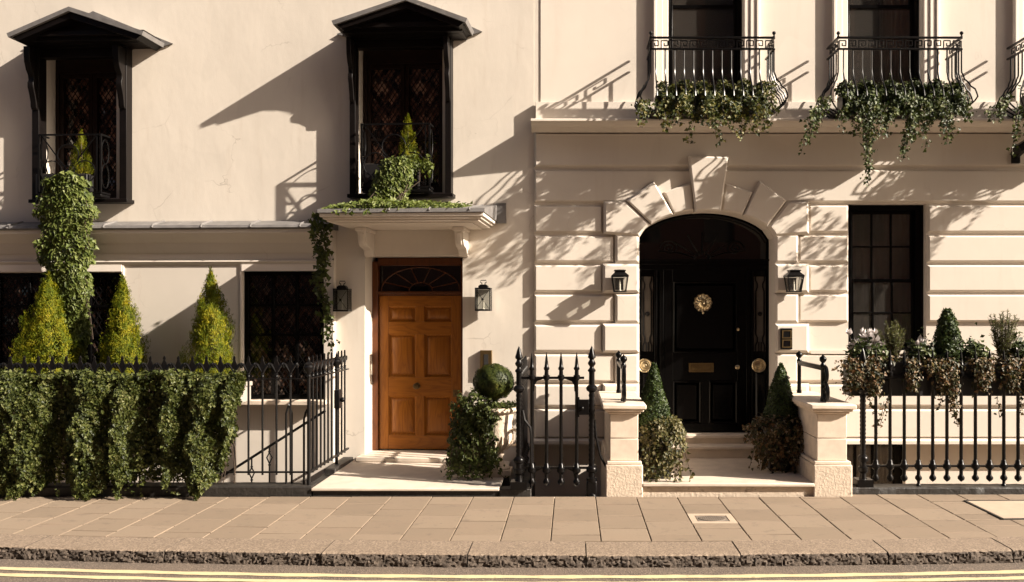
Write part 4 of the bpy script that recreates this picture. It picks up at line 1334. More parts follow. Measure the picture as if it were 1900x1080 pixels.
# ================================================================== SPEAR RAILINGS
def spear_prof(h, r=.0185):                # bar of a railing from foot to point
    return [(.001, 0), (r*.9, .012), (r*1.9, .03), (r*2.0, .05), (r*1.1, .075), (r, .09), (r, .125), (r*1.5, .135), (r*2.3, .15), (r*2.3, .185), (r*1.6, .20), (r*1.5, .225), (r*1.05, .235), (r, .25),
            (r*.95, h-.30), (r*1.3, h-.292), (r*1.9, h-.28), (r*1.9, h-.245), (r*1.2, h-.235), (r*1.1, h-.19), (r*1.6, h-.18), (r*1.7, h-.165), (r*1.15, h-.15), (r*.9, h-.10), (r*.45, h-.03), (.002, h)]
def big_post(parent, x, y, z0, h, foot=True):
    mb = MB(); r = .030
    prof = [(.001, 0), (.075, .0), (.075, .012), (.06, .03), (.04, .09), (.034, .14), (.05, .155), (.055, .17), (.055, .20), (.035, .215), (.032, .26), (.055, .275), (.06, .30), (.05, .32), (.032, .335), (.030, .35)]
    hr = h - .47
    k = 14
    for i in range(k):                     # twisted beading of the shaft
        z = .37 + (hr-.40)*i/k; dz = (hr-.40)/k
        prof += [(.028, z), (.034, z+dz*.5), (.028, z+dz*.98)]
    prof += [(.030, hr-.02), (.056, hr), (.062, hr+.025), (.045, hr+.05), (.030, hr+.06), (.030, hr+.19), (.042, hr+.20), (.042, hr+.215), (.024, hr+.235), (.022, hr+.25), (.040, hr+.275), (.042, hr+.29), (.026, hr+.315), (.024, hr+.33), (.042, hr+.345), (.040, hr+.36), (.030, hr+.39), (.020, hr+.43), (.002, h)]
    mb.lathe(prof, (x, y, z0), 12)
    if foot: mb.box(x-.085, x+.085, y-.085, y+.085, z0-.002, z0+.08)
    return part('standard', mb, M['rail'], parent)

ry = -1.42
rl = thing('spear_railing', 'black spear topped railing on a low dark plinth, hung with a planted trough', 'railing', FR_R, (XPR1+.05, ry, 0))
xr0 = G(1601, 900, ry)[0]
mb = MB(); rough_bar(mb, XPR1+.004, 8.5, ry-.10, ry+.12, -.03, .072, 130, .004, r2)
part('plinth', mb, M['plinth'], rl)
big_post(rl, xr0, ry, .07, 1.48)
hb = 1.42
xs_ = [G(p, 800, ry)[0] for p in (1625, 1652)]
mb = MB(); mb.lathe(spear_prof(hb), (xs_[0], ry, .115), 10)
b0 = part('bar', mb, M['rail'], rl)
shift_copies(b0, [(.1525*i, 0, 0) for i in range(1, 22)])
mb = MB(); mb.bar((xr0, ry, .285), (7.2, ry, .285), .022, .03, (0, 1, 0))
part('rail', mb, M['rail'], rl, .003)
mb = MB(); mb.bar((xr0, ry, 1.235), (7.2, ry, 1.235), .03, .034, (0, 1, 0))
part('rail', mb, M['rail'], rl, .003)
mb = MB()
for i in (3, 9, 15): mb.lathe([(.016, 0), (.03, .012), (.016, .03), (.016, .07)], (xs_[0]+.1525*i, ry, .068), 10)
part('foot', mb, M['rail'], rl)

# area gate
gy = -1.56
xg0, xg1 = G(963, 900, gy)[0], G(1098, 900, gy)[0]
gt = thing('area_gate', 'low black iron gate with four spear bars between two tall beaded posts', 'gate', FR_R, ((xg0+xg1)/2, gy, 0))
mb = MB(); mb.box(XP1+.004, xg0+.13, PB+.012, gy+.12, -.2, .075)
part('plinth', mb, M['plinth'], gt, .008)
big_post(gt, xg0, gy, .075, 1.50); big_post(gt, xg1, gy, -.02, 1.60, False)
mb = MB(); mb.box(xg1-.055, xg1+.055, gy-.05, gy+.05, -.05, .16)
part('post_foot', mb, M['rail'], gt, .015)
xb = [G(p, 800, gy)[0] for p in (987, 1014, 1041, 1070)]
mb = MB(); mb.lathe(spear_prof(1.41), (xb[0], gy, .10), 10)
b0 = part('bar', mb, M['rail'], gt)
shift_copies(b0, [(x-xb[0], 0, 0) for x in xb[1:]])
zt_ = G(0, 701, gy)[1]; zb_ = G(0, 868, gy)[1]
mb = MB(); mb.bar((xg0+.03, gy, zt_), (G(1084, 700, gy)[0], gy, zt_), .026, .03, (0, 1, 0))
for s, xx in ((1, xb[0]), (-1, xb[3])):
    mb.prism([(xx+.012*s, zt_-.012), (xx+.12*s, zt_-.012), (xx+.055*s, zt_-.035), (xx+.03*s, zt_-.075), (xx+.025*s, zt_-.14), (xx+.012*s, zt_-.15)], 'y', gy-.010, gy+.010)
part('rail', mb, M['rail'], gt, .003)
mb = MB(); mb.bar((xg0+.03, gy, zb_), (xg1-.03, gy, zb_), .024, .03, (0, 1, 0))
for s, xx in ((1, xb[0]), (-1, xb[3])):
    mb.prism([(xx+.012*s, zb_-.012), (xx+.10*s, zb_-.012), (xx+.04*s, zb_-.04), (xx+.02*s, zb_-.12), (xx+.012*s, zb_-.12)], 'y', gy-.009, gy+.009)
part('rail', mb, M['rail'], gt, .003)
mb = MB(); z_ = G(0, 757, gy)[1]
mb.box(xb[3]+.012, xg1-.03, gy-.028, gy+.028, z_-.07, z_+.09); mb.ball((xb[3]+.055, gy-.035, z_), .024)
mb.box(xb[3]+.012, xb[3]+.03, gy-.02, gy+.02, z_-.095, z_+.115)
part('lock_box', mb, M['rail'], gt, .004)
mb = MB()
mb.tube([(xg1+.03, gy, .80), (xg1+.045, gy, .62), (xg1+.09, gy+.02, .42), (xg1+.15, gy+.03, .30), (xg1+.20, gy+.04, .22)], .014, 6)
part('stay', mb, M['rail'], gt)
mb = MB()
mb.tube([(xg0+.04, gy-.01, .90), (xg0+.06, gy-.02, .80), (xg0+.12, gy-.02, .72), (xg0+.13, gy-.02, .62), (xg0+.13, gy-.02, .08)], .014, 6)
part('stay', mb, M['rail'], gt)

# side railing from the gate post back to the wall
sr_ = thing('side_railing', 'short row of black bars running back from the gate to the house wall', 'railing', FR_R, (xg0, gy+.2, 0))
mb = MB(); mb.box(xg0-.06, xg0+.10, gy+.13, .10, -2.3, .06)
part('plinth', mb, M['plinth'], sr_, .008)
mb = MB(); mb.lathe(spear_prof(1.30, .020), (xg0, gy+.20, .11), 8)
b0 = part('bar', mb, M['rail'], sr_)
shift_copies(b0, [(0, .15*i, 0) for i in range(1, 9)])
mb = MB(); mb.bar((xg0, gy+.06, .29), (xg0, .10, .29), .024, .026, (0, 0, 1))
part('rail', mb, M['rail'], sr_)
mb = MB(); mb.bar((xg0, gy+.06, 1.14), (xg0, .10, 1.14), .024, .026, (0, 0, 1))
part('rail', mb, M['rail'], sr_)

# fleur topped railing on the left with a return to the house
fy = -1.50
fl = thing('fleur_railing', 'slender black railing with leaf shaped finials, turning back beside the oak door', 'railing', FR_R, (XP0, fy, 0))
mb = MB(); nx = 50
xl0 = -9.5; xc0 = G(573, 900, fy)[0]
rough_bar(mb, xl0, XP0-.006, PB+.02, fy+.14, -.04, .10, 170, .002, r2)
part('plinth', mb, M['plinth'], fl)
mb = MB(); mb.box(xc0-.06, xc0+.07, -.72, .10, -2.3, .13)
mb.box(xc0-.06, xc0+.055, fy+.142, -.721, -2.3, .07)
part('return_plinth', mb, M['plinth'], fl, .01)
zr1, zr0 = G(0, 703, fy)[1], G(0, 876, fy)[1]
def fleur_bar(x, y, z0, plain=False, dirx=True):
    mb = MB(); mb.tube([(x, y, z0), (x, y, zr1+.01)], .0115, 7)
    if plain:
        mb.lathe([(.012, 0), (.02, .012), (.022, .03), (.014, .045), (.018, .06), (.013, .075), (.02, .09), (.014, .12), (.016, .135), (.008, .16), (.001, .20)], (x, y, zr1+.012), 8)
        return mb
    mb.lathe([(.012, 0), (.019, .006), (.019, .02), (.013, .028), (.02, .036), (.013, .046)], (x, y, zr1+.012), 8)
    zz = zr1+.055
    f = (1, 0) if dirx else (0, 1)
    pr = [(0.012, 0), (.018, .03), (.033, .065), (.030, .095), (.014, .13), (.010, .15), (.014, .165), (0, .19)]
    poly = pr + [(-a, b) for a, b in pr[-2::-1]]
    mb.prism([((x if dirx else y)+a, zz+b) for a, b in poly], 'y' if dirx else 'x', (y if dirx else x)-.008, (y if dirx else x)+.008)
    for s in (1, -1):
        P_ = [(.008, .020), (.030, .060), (.052, .095), (.068, .105), (.080, .088), (.074, .066), (.060, .068)]
        mb.tube([(x+s*a*f[0], y+s*a*f[1], zz+b) for a, b in P_], [.010, .013, .016, .016, .014, .012, .008], 6)
    return mb
b0 = part('bar', fleur_bar(G(461, 800, fy)[0], fy, zr0-.03), M['iron'], fl)
sp_ = G(487, 800, fy)[0]-G(461, 800, fy)[0]
shift_copies(b0, [(sp_*i, 0, 0) for i in range(-34, 5) if i not in (0, 4)])
def urn_post(y):
    mb = MB(); mb.tube([(xc0, y, .06), (xc0, y, zr1+.02)], .019, 8)
    mb.lathe([(.018, 0), (.03, .012), (.02, .03), (.024, .045), (.05, .08), (.058, .11), (.045, .13), (.05, .14), (.03, .155), (.012, .17), (.016, .185), (.008, .205), (.001, .225)], (xc0, y, zr1+.015), 12)
    return mb
part('corner_post', urn_post(fy), M['iron'], fl); part('corner_post', urn_post(-.42), M['iron'], fl)
b0 = part('return_bar', fleur_bar(xc0, fy+.145, zr0-.03, False, False), M['iron'], fl)
shift_copies(b0, [(0, .145*i, 0) for i in range(1, 10) if i != 6])
mb = MB()
mb.bar((xl0, fy, zr1), (xc0, fy, zr1), .022, .012, (0, 0, 1)); mb.bar((xl0, fy, zr0), (xc0, fy, zr0), .026, .018, (0, 0, 1))
mb.bar((xc0, fy, zr1), (xc0, .11, zr1), .026, .014, (0, 0, 1)); mb.bar((xc0, fy, zr0), (xc0, .11, zr0), .028, .022, (0, 0, 1))
part('rail', mb, M['iron'], fl, .002)
mb = MB(); zl_ = G(0, 740, -.42)[1]
mb.box(xc0-.012, xc0+.05, -.49, -.35, zl_-.11, zl_+.11); mb.ball((xc0+.075, -.43, zl_-.01), .03)
part('lock_box', mb, M['iron'], fl, .004)
mb = MB()
for (px, yy, s) in ((536, fy+.06, 1), (569, fy+.03, -1)):
    x_ = G(px, 800, yy)[0]; zt = G(0, 750 if s > 0 else 760, yy)[1]
    mb.tube([(x_-.026, yy-.01, .06), (x_-.026, yy-.01, zt-.10), (x_-.01, yy, zt-.03), (x_, yy, zt), (x_+.012, yy, zt-.03), (x_+.028, yy+.01, zt-.10), (x_+.028, yy+.01, .06)], .012, 7)
part('gate_hinge_post', mb, M['iron'], fl)

# area steps and their handrail behind the railing
st_ = thing('area_steps', 'stone steps going down behind the leaf topped railing', 'steps', FR_R, (-2.9, -.9, -2.3))
mb = MB()
for i in range(11):
    mb.box(-3.0-.25*i, -3.0-.25*(i+1)-.02, -1.28, -.35, -2.3, -.10-.17*i)
part('flight', mb, M['step'], st_)
hr = thing('stair_handrail', 'sloping black handrail with scrolled balusters behind the slender railing', 'handrail', FR_R, (-2.8, -1.10, 0))
ya = -1.12
A_ = (*G(604, 762, ya),); B_ = (*G(412, 884, ya),)
sl = (B_[1]-A_[1])/(B_[0]-A_[0])
E_ = (B_[0]-.7, B_[1]-.7*sl)
mb = MB(); mb.bar((A_[0], ya, A_[1]), (E_[0], ya, E_[1]), .028, .02, (0, 1, 0))
part('rail', mb, M['iron'], hr, .003)
for px, py in ((467, 878), (500, 850)):
    x_, z_ = G(px, py, ya)
    zt = A_[1] + sl*(x_-A_[0]); z0 = zt-.88
    mb = MB(); mb.tube([(x_, ya, zt), (x_, ya, z_+.06)], .009, 6); mb.tube([(x_, ya, z_-.06), (x_, ya, z0)], .009, 6)
    for s in (1, -1): mb.tube([(x_, ya, z_+.06), (x_+s*.03, ya, z_+.005), (x_, ya, z_-.06)], .008, 6)
    mb.lathe([(.009, 0), (.018, .01), (.009, .02)], (x_, ya, z_+.06), 8); mb.lathe([(.009, 0), (.018, .01), (.009, .02)], (x_, ya, z_-.085), 8)
    part('baluster', mb, M['iron'], hr)

# ================================================================== WALL LANTERNS AND PLATES
def carriage_lantern(px, py0, py1, w, label, candle=True):
    p = .15
    u, zt = LP(px, py0, p); zb = LP(px, py1, p)[1]; h = zt - zb
    t = thing('wall_lantern', label, 'lantern', FR_L, (u, -.01, (zt+zb)/2), 'boxy lanterns beside the oak door')
    mb = MB(); d = .15; y1 = -.05; y0 = y1-d; hw = w/2; s = .012
    mb.box(u-hw, u+hw, y0, y1, zb, zb+.022)
    for x in (u-hw+s/2+.001, u+hw-s/2-.001):
        for y in (y0+s/2+.001, y1-s/2-.001): mb.box(x-s/2, x+s/2, y-s/2, y+s/2, zb+.0225, zt-.018)
    mb.box(u-hw, u+hw, y0, y1, zt-.018, zt)
    mb.box(u-hw*.6, u+hw*.6, y0+.03, y1-.03, zt+.0005, zt+.022)
    mb.prism([(u-hw*.62, zt+.022), (u+hw*.62, zt+.022), (u+hw*.35, zt+.04), (u-hw*.35, zt+.04)], 'y', y0+.035, y1-.035)
    mb.box(u-.03, u+.03, y1, -.001, zb+.06, zt-.05)
    part('case', mb, M['iron'], t, .002)
    mb = MB(); zc_ = zt+.038; yc = (y0+y1)/2
    mb.tube([(u-.018, yc, zc_), (u-.020, yc, zc_+.02), (u-.038, yc, zc_+.032), (u-.034, yc, zc_+.055), (u+.034, yc, zc_+.055), (u+.038, yc, zc_+.032), (u+.020, yc, zc_+.02), (u+.018, yc, zc_)], .006, 6)
    part('handle', mb, M['iron'], t)
    mb = MB(); e = .004
    mb.box(u-hw+.014, u+hw-.014, y1-.01, y1-.006, zb+.024, zt-.02)
    part('back_plate', mb, M['frost'], t)
    mb = MB(); mb.box(u-hw+.014, u+hw-.014, y0+.004, y0+.006, zb+.024, zt-.02)
    for x in (u-hw+.004, u+hw-.006): mb.box(x, x+.002, y0+.014, y1-.014, zb+.024, zt-.02)
    part('glass', mb, M['glass'], t)
    mb = MB(); cx, cz = u, (zb+zt)/2
    for s in (1, -1):
        mb.tube([(cx-s*(hw-.015), y0-.002, zb+.026), (cx, y0-.004, cz), (cx+s*(hw-.015), y0-.002, zt-.022)], .0032, 5)
    mb.lathe([(.001, 0), (.016, .002), (.016, .006), (.001, .008)], (cx, y0+.002, cz), 12, 'y')
    part('wire_guard', mb, M['iron'], t)
    mb = MB(); mb.lathe([(.018, 0), (.018, .008), (.008, .012), (.008, .03), (.010, .032), (.010, h*.36), (.004, h*.37), (.001, h*.44)], (u, yc, zb+.022), 10)
    part('candle', mb, M['white'], t)
carriage_lantern(634, 535.5, 578, .192, 'boxy black wire fronted lantern left of the oak door, beside trailing ivy')
carriage_lantern(896.5, 534, 577, .192, 'boxy black wire fronted lantern on the bare wall right of the oak door')

def tapered_lantern(px, label):
    p = .16; x, zt = G(px, 501, -p); zb = G(px, 542, -p)[1]
    t = thing('wall_lantern', label, 'lantern', FR_R, (x, -.045, (zt+zb)/2), 'tapered lanterns beside the black door')
    y1 = -.052; yc = y1-.11; h = zt-zb
    zs = [(zb, .075), (zb+.012, .078), (zb+.013, .074), (zt-.075, .098)]
    mb = MB()
    mb.box(x-.078, x+.078, yc-.078, yc+.078, zb, zb+.014)
    zk = zt-.085
    for sx in (1, -1):
        for sy in (1, -1): mb.bar((x+sx*.070, yc+sy*.070, zb+.014), (x+sx*.094, yc+sy*.094, zk), .013)
    mb.box(x-.104, x+.104, yc-.104, yc+.104, zk, zk+.014)
    part('case', mb, M['iron'], t, .002)
    mb = MB(); v = []
    for (w_, z_) in ((.106, zk+.0145), (.066, zk+.052), (.062, zk+.056), (.062, zk+.070), (.072, zk+.072), (.068, zk+.084), (.03, zk+.09)):
        v.append([(x-w_, yc-w_, z_), (x+w_, yc-w_, z_), (x+w_, yc+w_, z_), (x-w_, yc+w_, z_)])
    vs = [q for r_ in v for q in r_]
    mb.add(vs, [(0,3,2,1)] + [(i*4+k, i*4+(k+1) % 4, (i+1)*4+(k+1) % 4, (i+1)*4+k) for i in range(6) for k in range(4)] + [(24,25,26,27)])
    part('roof', mb, M['iron'], t)
    mb = MB(); mb.box(x-.05, x+.05, yc+.09, y1+.004, zb+.03, zk-.01); mb.box(x-.035, x+.035, yc+.06, y1+.004, zb+.06, zb+.09)
    part('bracket', mb, M['iron'], t)
    mb = MB()
    a, b = .066, .090
    for (s0, s1) in (((-1, -1), (1, -1)), ((1, -1), (1, 1)), ((-1, 1), (-1, -1)), ((1, 1), (-1, 1))):
        mb.add([(x+s0[0]*a, yc+s0[1]*a, zb+.015), (x+s1[0]*a, yc+s1[1]*a, zb+.015), (x+s1[0]*b, yc+s1[1]*b, zk-.001), (x+s0[0]*b, yc+s0[1]*b, zk-.001)], [(0,1,2,3)])
    part('glass', mb, M['glass'], t)
    mb = MB(); mb.lathe([(.02, 0), (.02, .01), (.011, .014), (.011, .085), (.004, .09), (.008, .10), (.006, .125), (.001, .14)], (x, yc, zb+.014), 10)
    part('candle', mb, M['white'], t)
tapered_lantern(1150, 'black tapered wall lantern on the stones left of the arched black door')
tapered_lantern(1473, 'black tapered wall lantern right of the arched black door, above the entry panel')

u, zt = LP(902, 650, .03); zb = LP(902, 697, .03)[1]
t = thing('entry_plate', 'narrow brass entry plate on the stuccoed wall above the clipped ball', 'entry plate', FR_L, (u, 0, zb))
mb = MB(); hw = .073
mb.box(u-hw, u+hw, -.045, -.002, zb, zt)
part('plate', mb, M['dullbrass'], t, .003)
mb = MB(); mb.box(u-.026, u+.03, -.048, -.0452, zb+.06, zt-.05)
part('speaker_slot', mb, M['inner'], t)
x, zt = G(1458.5, 609, -.05); zb = G(1458, 648, -.05)[1]
t = thing('door_phone', 'small bronze entry panel with two square plates, right of the black door', 'entry panel', FR_R, (x, -.045, zb))
mb = MB(); mb.box(x-.072, x+.072, -.075, -.046, zb, zt)
part('box', mb, M['iron'], t, .003)
mb = MB(); h = zt-zb
for k in (0, 1):
    za = zb+.02+k*(h-.03)/2; zc2 = za+(h-.06)/2
    mb.box(x-.055, x+.06, -.080, -.0752, za, za+.012); mb.box(x-.055, x+.06, -.080, -.0752, zc2-.012, zc2)
    mb.box(x-.055, x-.042, -.080, -.0752, za+.012, zc2-.012); mb.box(x+.047, x+.06, -.080, -.0752, za+.012, zc2-.012)
part('button_frame', mb, M['dullbrass'], t, .001)
mb = MB(); mb.box(x-.041, x+.046, -.077, -.0752, zb+.034, zb+.02+(h-.06)/2-.013)
part('button', mb, M['pane'], t)
# floodlight at the right edge
x, z = G(1899, 268, -.30)
t = thing('security_light', 'small black angled security light on the wall at the far right edge', 'wall light', FR_R, (x, -.02, z))
mb = MB()
R_ = Matrix.Rotation(math.radians(-32), 3, 'Y')
def rbox(mb, c, hx, hy, hz):
    vs = [Vector(c) + R_ @ Vector((sx*hx, sy*hy, sz*hz)) for sz in (-1, 1) for sx, sy in ((-1,-1),(1,-1),(1,1),(-1,1))]
    mb.add(vs, [(0,3,2,1),(4,5,6,7),(0,1,5,4),(1,2,6,5),(2,3,7,6),(3,0,4,7)])
rbox(mb, (x+.02, -.30, z), .12, .09, .045); mb.bar((x+.05, -.26, z-.03), (x+.05, -.02, z-.10), .05); mb.box(x, x+.10, -.04, -.002, z-.18, z-.03)
part('housing', mb, M['iron'], t, .006)
mb = MB(); rbox(mb, (x+.04, -.393, z+.01), .07, .003, .028)
part('lens', mb, M['white'], t)

# ================================================================== BALCONIES
def belly(t_):                             # outward bulge of a baluster, t_ = 0 at the foot, 1 at the rail
    k = [(0, .0), (.04, .06), (.10, .125), (.18, .165), (.28, .150), (.40, .085), (.52, .028), (.64, 0), (1, 0)]
    for (a, va), (b, vb) in zip(k, k[1:]):
        if t_ <= b:
            q = (t_-a)/(b-a); q = q*q*(3-2*q); return va + (vb-va)*q
    return 0
BP = .46
def balcony(xc, label):
    w = 1.46; x0, x1 = xc-w/2, xc+w/2
    zt = G(0, 70, -BP)[1]; zk = G(0, 91, -BP)[1]; zb = G(0, 207, -BP+.05)[1]
    t = thing('balcony_railing', label, 'balcony', FR_R, (xc, -.02, zb), 'bellied iron balconies of the upper windows')
    mb = MB()
    for (z, h) in ((zt, .022), (zk, .020)):
        mb.bar((x0, -BP, z), (x1, -BP, z), h, .03, (0, 1, 0))
        mb.bar((x0, -BP, z), (x0, -.034, z), h, .03, (1, 0, 0)); mb.bar((x1, -BP, z), (x1, -.034, z), h, .03, (1, 0, 0))
    part('rail', mb, M['rail'], t, .002)
    mb = MB(); h = zt-zk-.02; s = .011
    def meander(f, L, n):
        u = L/n
        for i in range(n):
            o = i*u
            pts = [(o+.012, 0), (o+.012, h*.78), (o+u*.80, h*.78), (o+u*.80, h*.25), (o+u*.42, h*.25), (o+u*.42, h*.52)]
            for a, b in zip(pts, pts[1:]): mb.bar(f(*a), f(*b), s, s, (0, 1, 0) if f(1, 0)[1] == f(0, 0)[1] else (1, 0, 0))
    meander(lambda a, z: (x0+a, -BP, zk+.01+z), w, 13)
    meander(lambda a, z: (x0, -BP+a, zk+.01+z), BP-.11, 3); meander(lambda a, z: (x1, -BP+a, zk+.01+z), BP-.11, 3)
    part('key_frieze', mb, M['rail'], t)
    H = zk-zb; ns = 16; foot = .02
    def pole(x, y, dx, dy):
        mb = MB()
        mb.tube([(x+dx*belly(i/ns), y+dy*belly(i/ns), zb+H*i/ns) for i in range(ns+1)], .0095, 6)
        return mb
    b0 = part('baluster', pole(x0+.06, -BP, 0, -1), M['rail'], t)
    n = 12
    shift_copies(b0, [((w-.12)*i/n, 0, 0) for i in range(1, n+1)])
    for (xx, s) in ((x0, -1), (x1, 1)):
        b0 = part('side_baluster', pole(xx, -BP+.08, s, 0), M['rail'], t)
        shift_copies(b0, [(0, .09*i, 0) for i in range(1, 4)])
        part('corner_baluster', pole(xx, -BP+.003, s*.8, -.8), M['rail'], t)
        mb = MB(); mb.lathe([(.012, 0), (.014, .012), (.008, .018), (.008, .024), (.020, .036), (.023, .048), (.018, .062), (.001, .07)], (xx, -BP, zt+.008), 10)
        part('ball_finial', mb, M['rail'], t)
    mb = MB(); mb.box(x0-.01, x1+.01, -BP-.01, -.04, zb-.03, zb+.004)
    mb.box(x0+.02, x1-.02, -BP+.02, -.04, zb-.042, zb-.0305)
    part('floor', mb, M['rail'], t, .004)
    return zb
bxs = [rx(1310.5), rx(1643.5), rx(1643.5)+2.22]
labs = ['bellied black iron balcony on the upper window above the arched door', 'bellied black iron balcony on the upper window above the ground floor sash window', 'bellied black iron balcony cut off at the right edge of the photo']
for x, l in zip(bxs, labs): ZB = balcony(x, l)

for w, pts, lab in ((wA, (72, 187, 250, 362), 'small black scrolled balcony of the hooded window above the ivy column'), (wB, (671, 797, 230, 352), 'small black scrolled balcony of the hooded window above the oak door')):
    p = .32
    x0, x1 = lu(pts[0], p), lu(pts[1], p); zt = LP(740, pts[2], p)[1] if w is wB else LP(130, pts[2], p)[1]; zb = LP(740 if w is wB else 130, pts[3], p)[1]
    t = thing('window_balcony', lab, 'balcony', FR_L, ((x0+x1)/2, 0, zb), 'scrolled balconies of the hooded windows')
    mb = MB(); ye = -.132
    for z in (zt, zb+.03):
        mb.bar((x0, -p, z), (x1, -p, z), .020, .02, (0, 1, 0)); mb.bar((x0, -p, z), (x0, ye, z), .02, .02, (1, 0, 0)); mb.bar((x1, -p, z), (x1, ye, z), .02, .02, (1, 0, 0))
    mb.bar((x0+.03, -p+.01, zb+.05), (x0+.03, -p+.01, zt), .012); mb.bar((x1-.05, -p, zb+.05), (x1-.05, -p, zt), .014)
    for xx in (x0, x1): mb.bar((xx, -p, zb+.02), (xx, -p, zt+.01), .02)
    part('frame', mb, M['iron'], t)
    mb = MB(); h = zt-zb-.03; cx, cz = (x0+x1)/2-.02, zb+.03+h*.36; a, b = x0+.03, x1-.05
    mb.bar((a, -p, zt), (cx, -p, cz), .012); mb.bar((b, -p, zt), (cx, -p, cz), .012); mb.bar((a, -p, zb+.06), (cx, -p, cz), .012); mb.bar((b, -p, zb+.06), (cx, -p, cz), .012)
    R_ = h*.19
    for (ox, oz) in ((cx-R_*1.55, cz-.0), (cx+R_*1.55, cz-.0), (cx, cz+R_*1.5), (cx, cz-R_*1.25)):
        mb.tube([(ox+R_*math.cos(k*math.pi/10), -p, oz+R_*math.sin(k*math.pi/10)) for k in range(21)], .0075, 6, False)
    mb.lathe([(.001, 0), (.03, .004), (.034, .01), (.02, .016), (.001, .02)], (cx, -p-.004, cz), 12, 'y')
    for xx in (x0, x1):
        yc = (-p+ye)/2; r_ = (p+ye)/2*.8
        for oz in (zb+.05+h*.27, zb+.03+h*.72):
            mb.tube([(xx, yc+r_*math.cos(k*math.pi/10), oz+h*.21*math.sin(k*math.pi/10)) for k in range(21)], .007, 6, False)
    part('scrollwork', mb, M['iron'], t)
    mb = MB(); mb.box(x0-.005, x1+.005, -p-.005, -.132, zb-.02, zb+.012)
    part('floor', mb, M['iron'], t, .004)

# the brick terrace across the street, which the panes reflect
t = thing('brick_terrace', 'red brick terrace across the street, seen only as reflections in the dark window panes', 'house', FR_R, (0, -19, 0))
hs = [(x*2.6-.55, x*2.6+.55, z, z+1.9) for x in range(-9, 10) for z in (1.0, 4.4, 7.8, 11.2, 14.6, 18)]
mb = MB(); grid_wall(mb, [-26, 26], [-.2, 25], hs, 0, .3)
mb.v = [(v[0], -19-v[1], v[2]) for v in mb.v]
part('wall', mb, M['brick'], t)
mb = MB()
for h in hs: mb.box(h[0], h[1], -19.2, -19.24, h[2], h[3])
part('window', mb, M['pane'], t)
mb = MB(); mb.box(-26, 26, -19.25, -26, -.2, 24.9); mb.prism([(-18.9, 25), (-26, 25), (-22.5, 27)], 'x', -26, 26)
part('roof', mb, M['lead'], t)

# ================================================================== PLANTS
rg = np.random.default_rng(21)
def fpos(frame, P): return P
OUT = np.array([0, -1., 0]); DOWN = np.array([0, 0, -1.])

def strand(lb, stem, path, n, L, spread=.02, **kw):
    """leaves either side of a hanging stem"""
    path = [Vector(p) for p in path]
    seg = [0.]
    for a, b in zip(path, path[1:]): seg.append(seg[-1] + (b-a).length)
    P, T = [], []
    for k in range(n):
        s = seg[-1]*(k+.5)/n
        i = max(j for j in range(len(seg)) if seg[j] <= s + 1e-9); i = min(i, len(path)-2)
        q = path[i].lerp(path[i+1], (s-seg[i])/max(1e-6, seg[i+1]-seg[i]))
        P.append((q.x+rg.normal(0, spread), q.y-abs(rg.normal(0, spread*.7)), q.z+rg.normal(0, spread*.6)))
        T.append(((1 if k % 2 else -1)*rg.uniform(.2, 1.1), -.3, -rg.uniform(.3, 1.)))
    lb.leaves(P, T, np.tile(OUT, (n, 1)), L, jit=.45, **kw)
    if stem is not None: stem.tube(path, .0035, 4)

def wander(x, y, z0, z1, drift=0, n=9, amp=.03):
    pts = []
    for i in range(n+1):
        t_ = i/n
        pts.append((x + drift*t_ + rg.normal(0, amp)*t_, y + rg.normal(0, .012), z0 + (z1-z0)*t_))
    return pts

# --- ivy over the left railing: hanging swags with ragged feet
hd = thing('ivy_hedge', 'thick curtain of ivy hanging in swags over the left railing down to the pavement', 'ivy', FR_R, (-4.7, fy, 0))
hx0, hx1 = -6.35, G(440, 760, -1.66)[0]
ztop_ = G(0, 695, -1.62)[1]
swags = [(-6.1, .30, -.02), (-5.72, .24, .10), (G(40, 700, -1.7)[0], .22, .03), (G(165, 700, -1.7)[0], .235, .02), (G(225, 700, -1.7)[0], .13, .08), (G(372, 700, -1.7)[0], .20, .05), (G(425, 700, -1.7)[0], .10, .30), (G(318, 700, -1.7)[0], .12, .22)]
gaps = [(G(95, 800, -1.7)[0], .07, .66), (G(272, 800, -1.7)[0], .12, .45), (-6.0, .03, .8)]
lb = LB(3)
n = 56000
x = rg.uniform(hx0, hx1+.03, n); q = rg.uniform(0, 1, n)
bul = np.zeros(n); bot = np.full(n, .36)
for (c_, s_, b_) in swags:
    g_ = np.exp(-((x-c_)/s_)**2)
    bul = np.maximum(bul, g_); bot = np.minimum(bot, b_ + .55*(1-np.exp(-np.abs((x-c_)/s_)**2.6*.35)))
bot = bot + .05*np.sin(x*23) + .035*np.sin(x*61+1)
edge = np.clip((x-(hx1-.34))/.34, 0, 1)
bot = bot + .55*edge**2.2
for (c_, s_, d_) in gaps: bul -= d_*.75*np.exp(-((x-c_)/s_)**2)
topz = ztop_ + .018*np.sin(x*7) + .015*np.sin(x*19)
z = topz - (topz-bot)*q
lump = .02*np.sin(x*71+z*53)*np.sin(z*83-x*19) + .035*np.sin(x*15+z*3+2*np.sin(z*4)) + .03*np.sin(z*11+x*6) + .03*np.sin(x*29-z*17) + .02*np.sin(x*47+z*31)
prof = .05 + .27*np.clip(bul, -.3, 1)*np.sin(np.clip(q*1.25+.15, 0, 1)*math.pi*.62) + lump
front = fy - prof - rg.exponential(.018, n)*-1.0
y = front + rg.normal(0, .012, n)
keep = rg.uniform(0, 1, n) < np.clip(1.05 + .9*np.clip(bul, -1, 1), .22, 1)
P = np.stack([x, y, z], 1)[keep]
Nn = np.stack([ .35*np.cos(P[:, 0]*17+P[:, 2]*5), -np.ones(keep.sum()), .35+.3*np.cos(P[:, 2]*14+P[:, 0]*6)], 1)
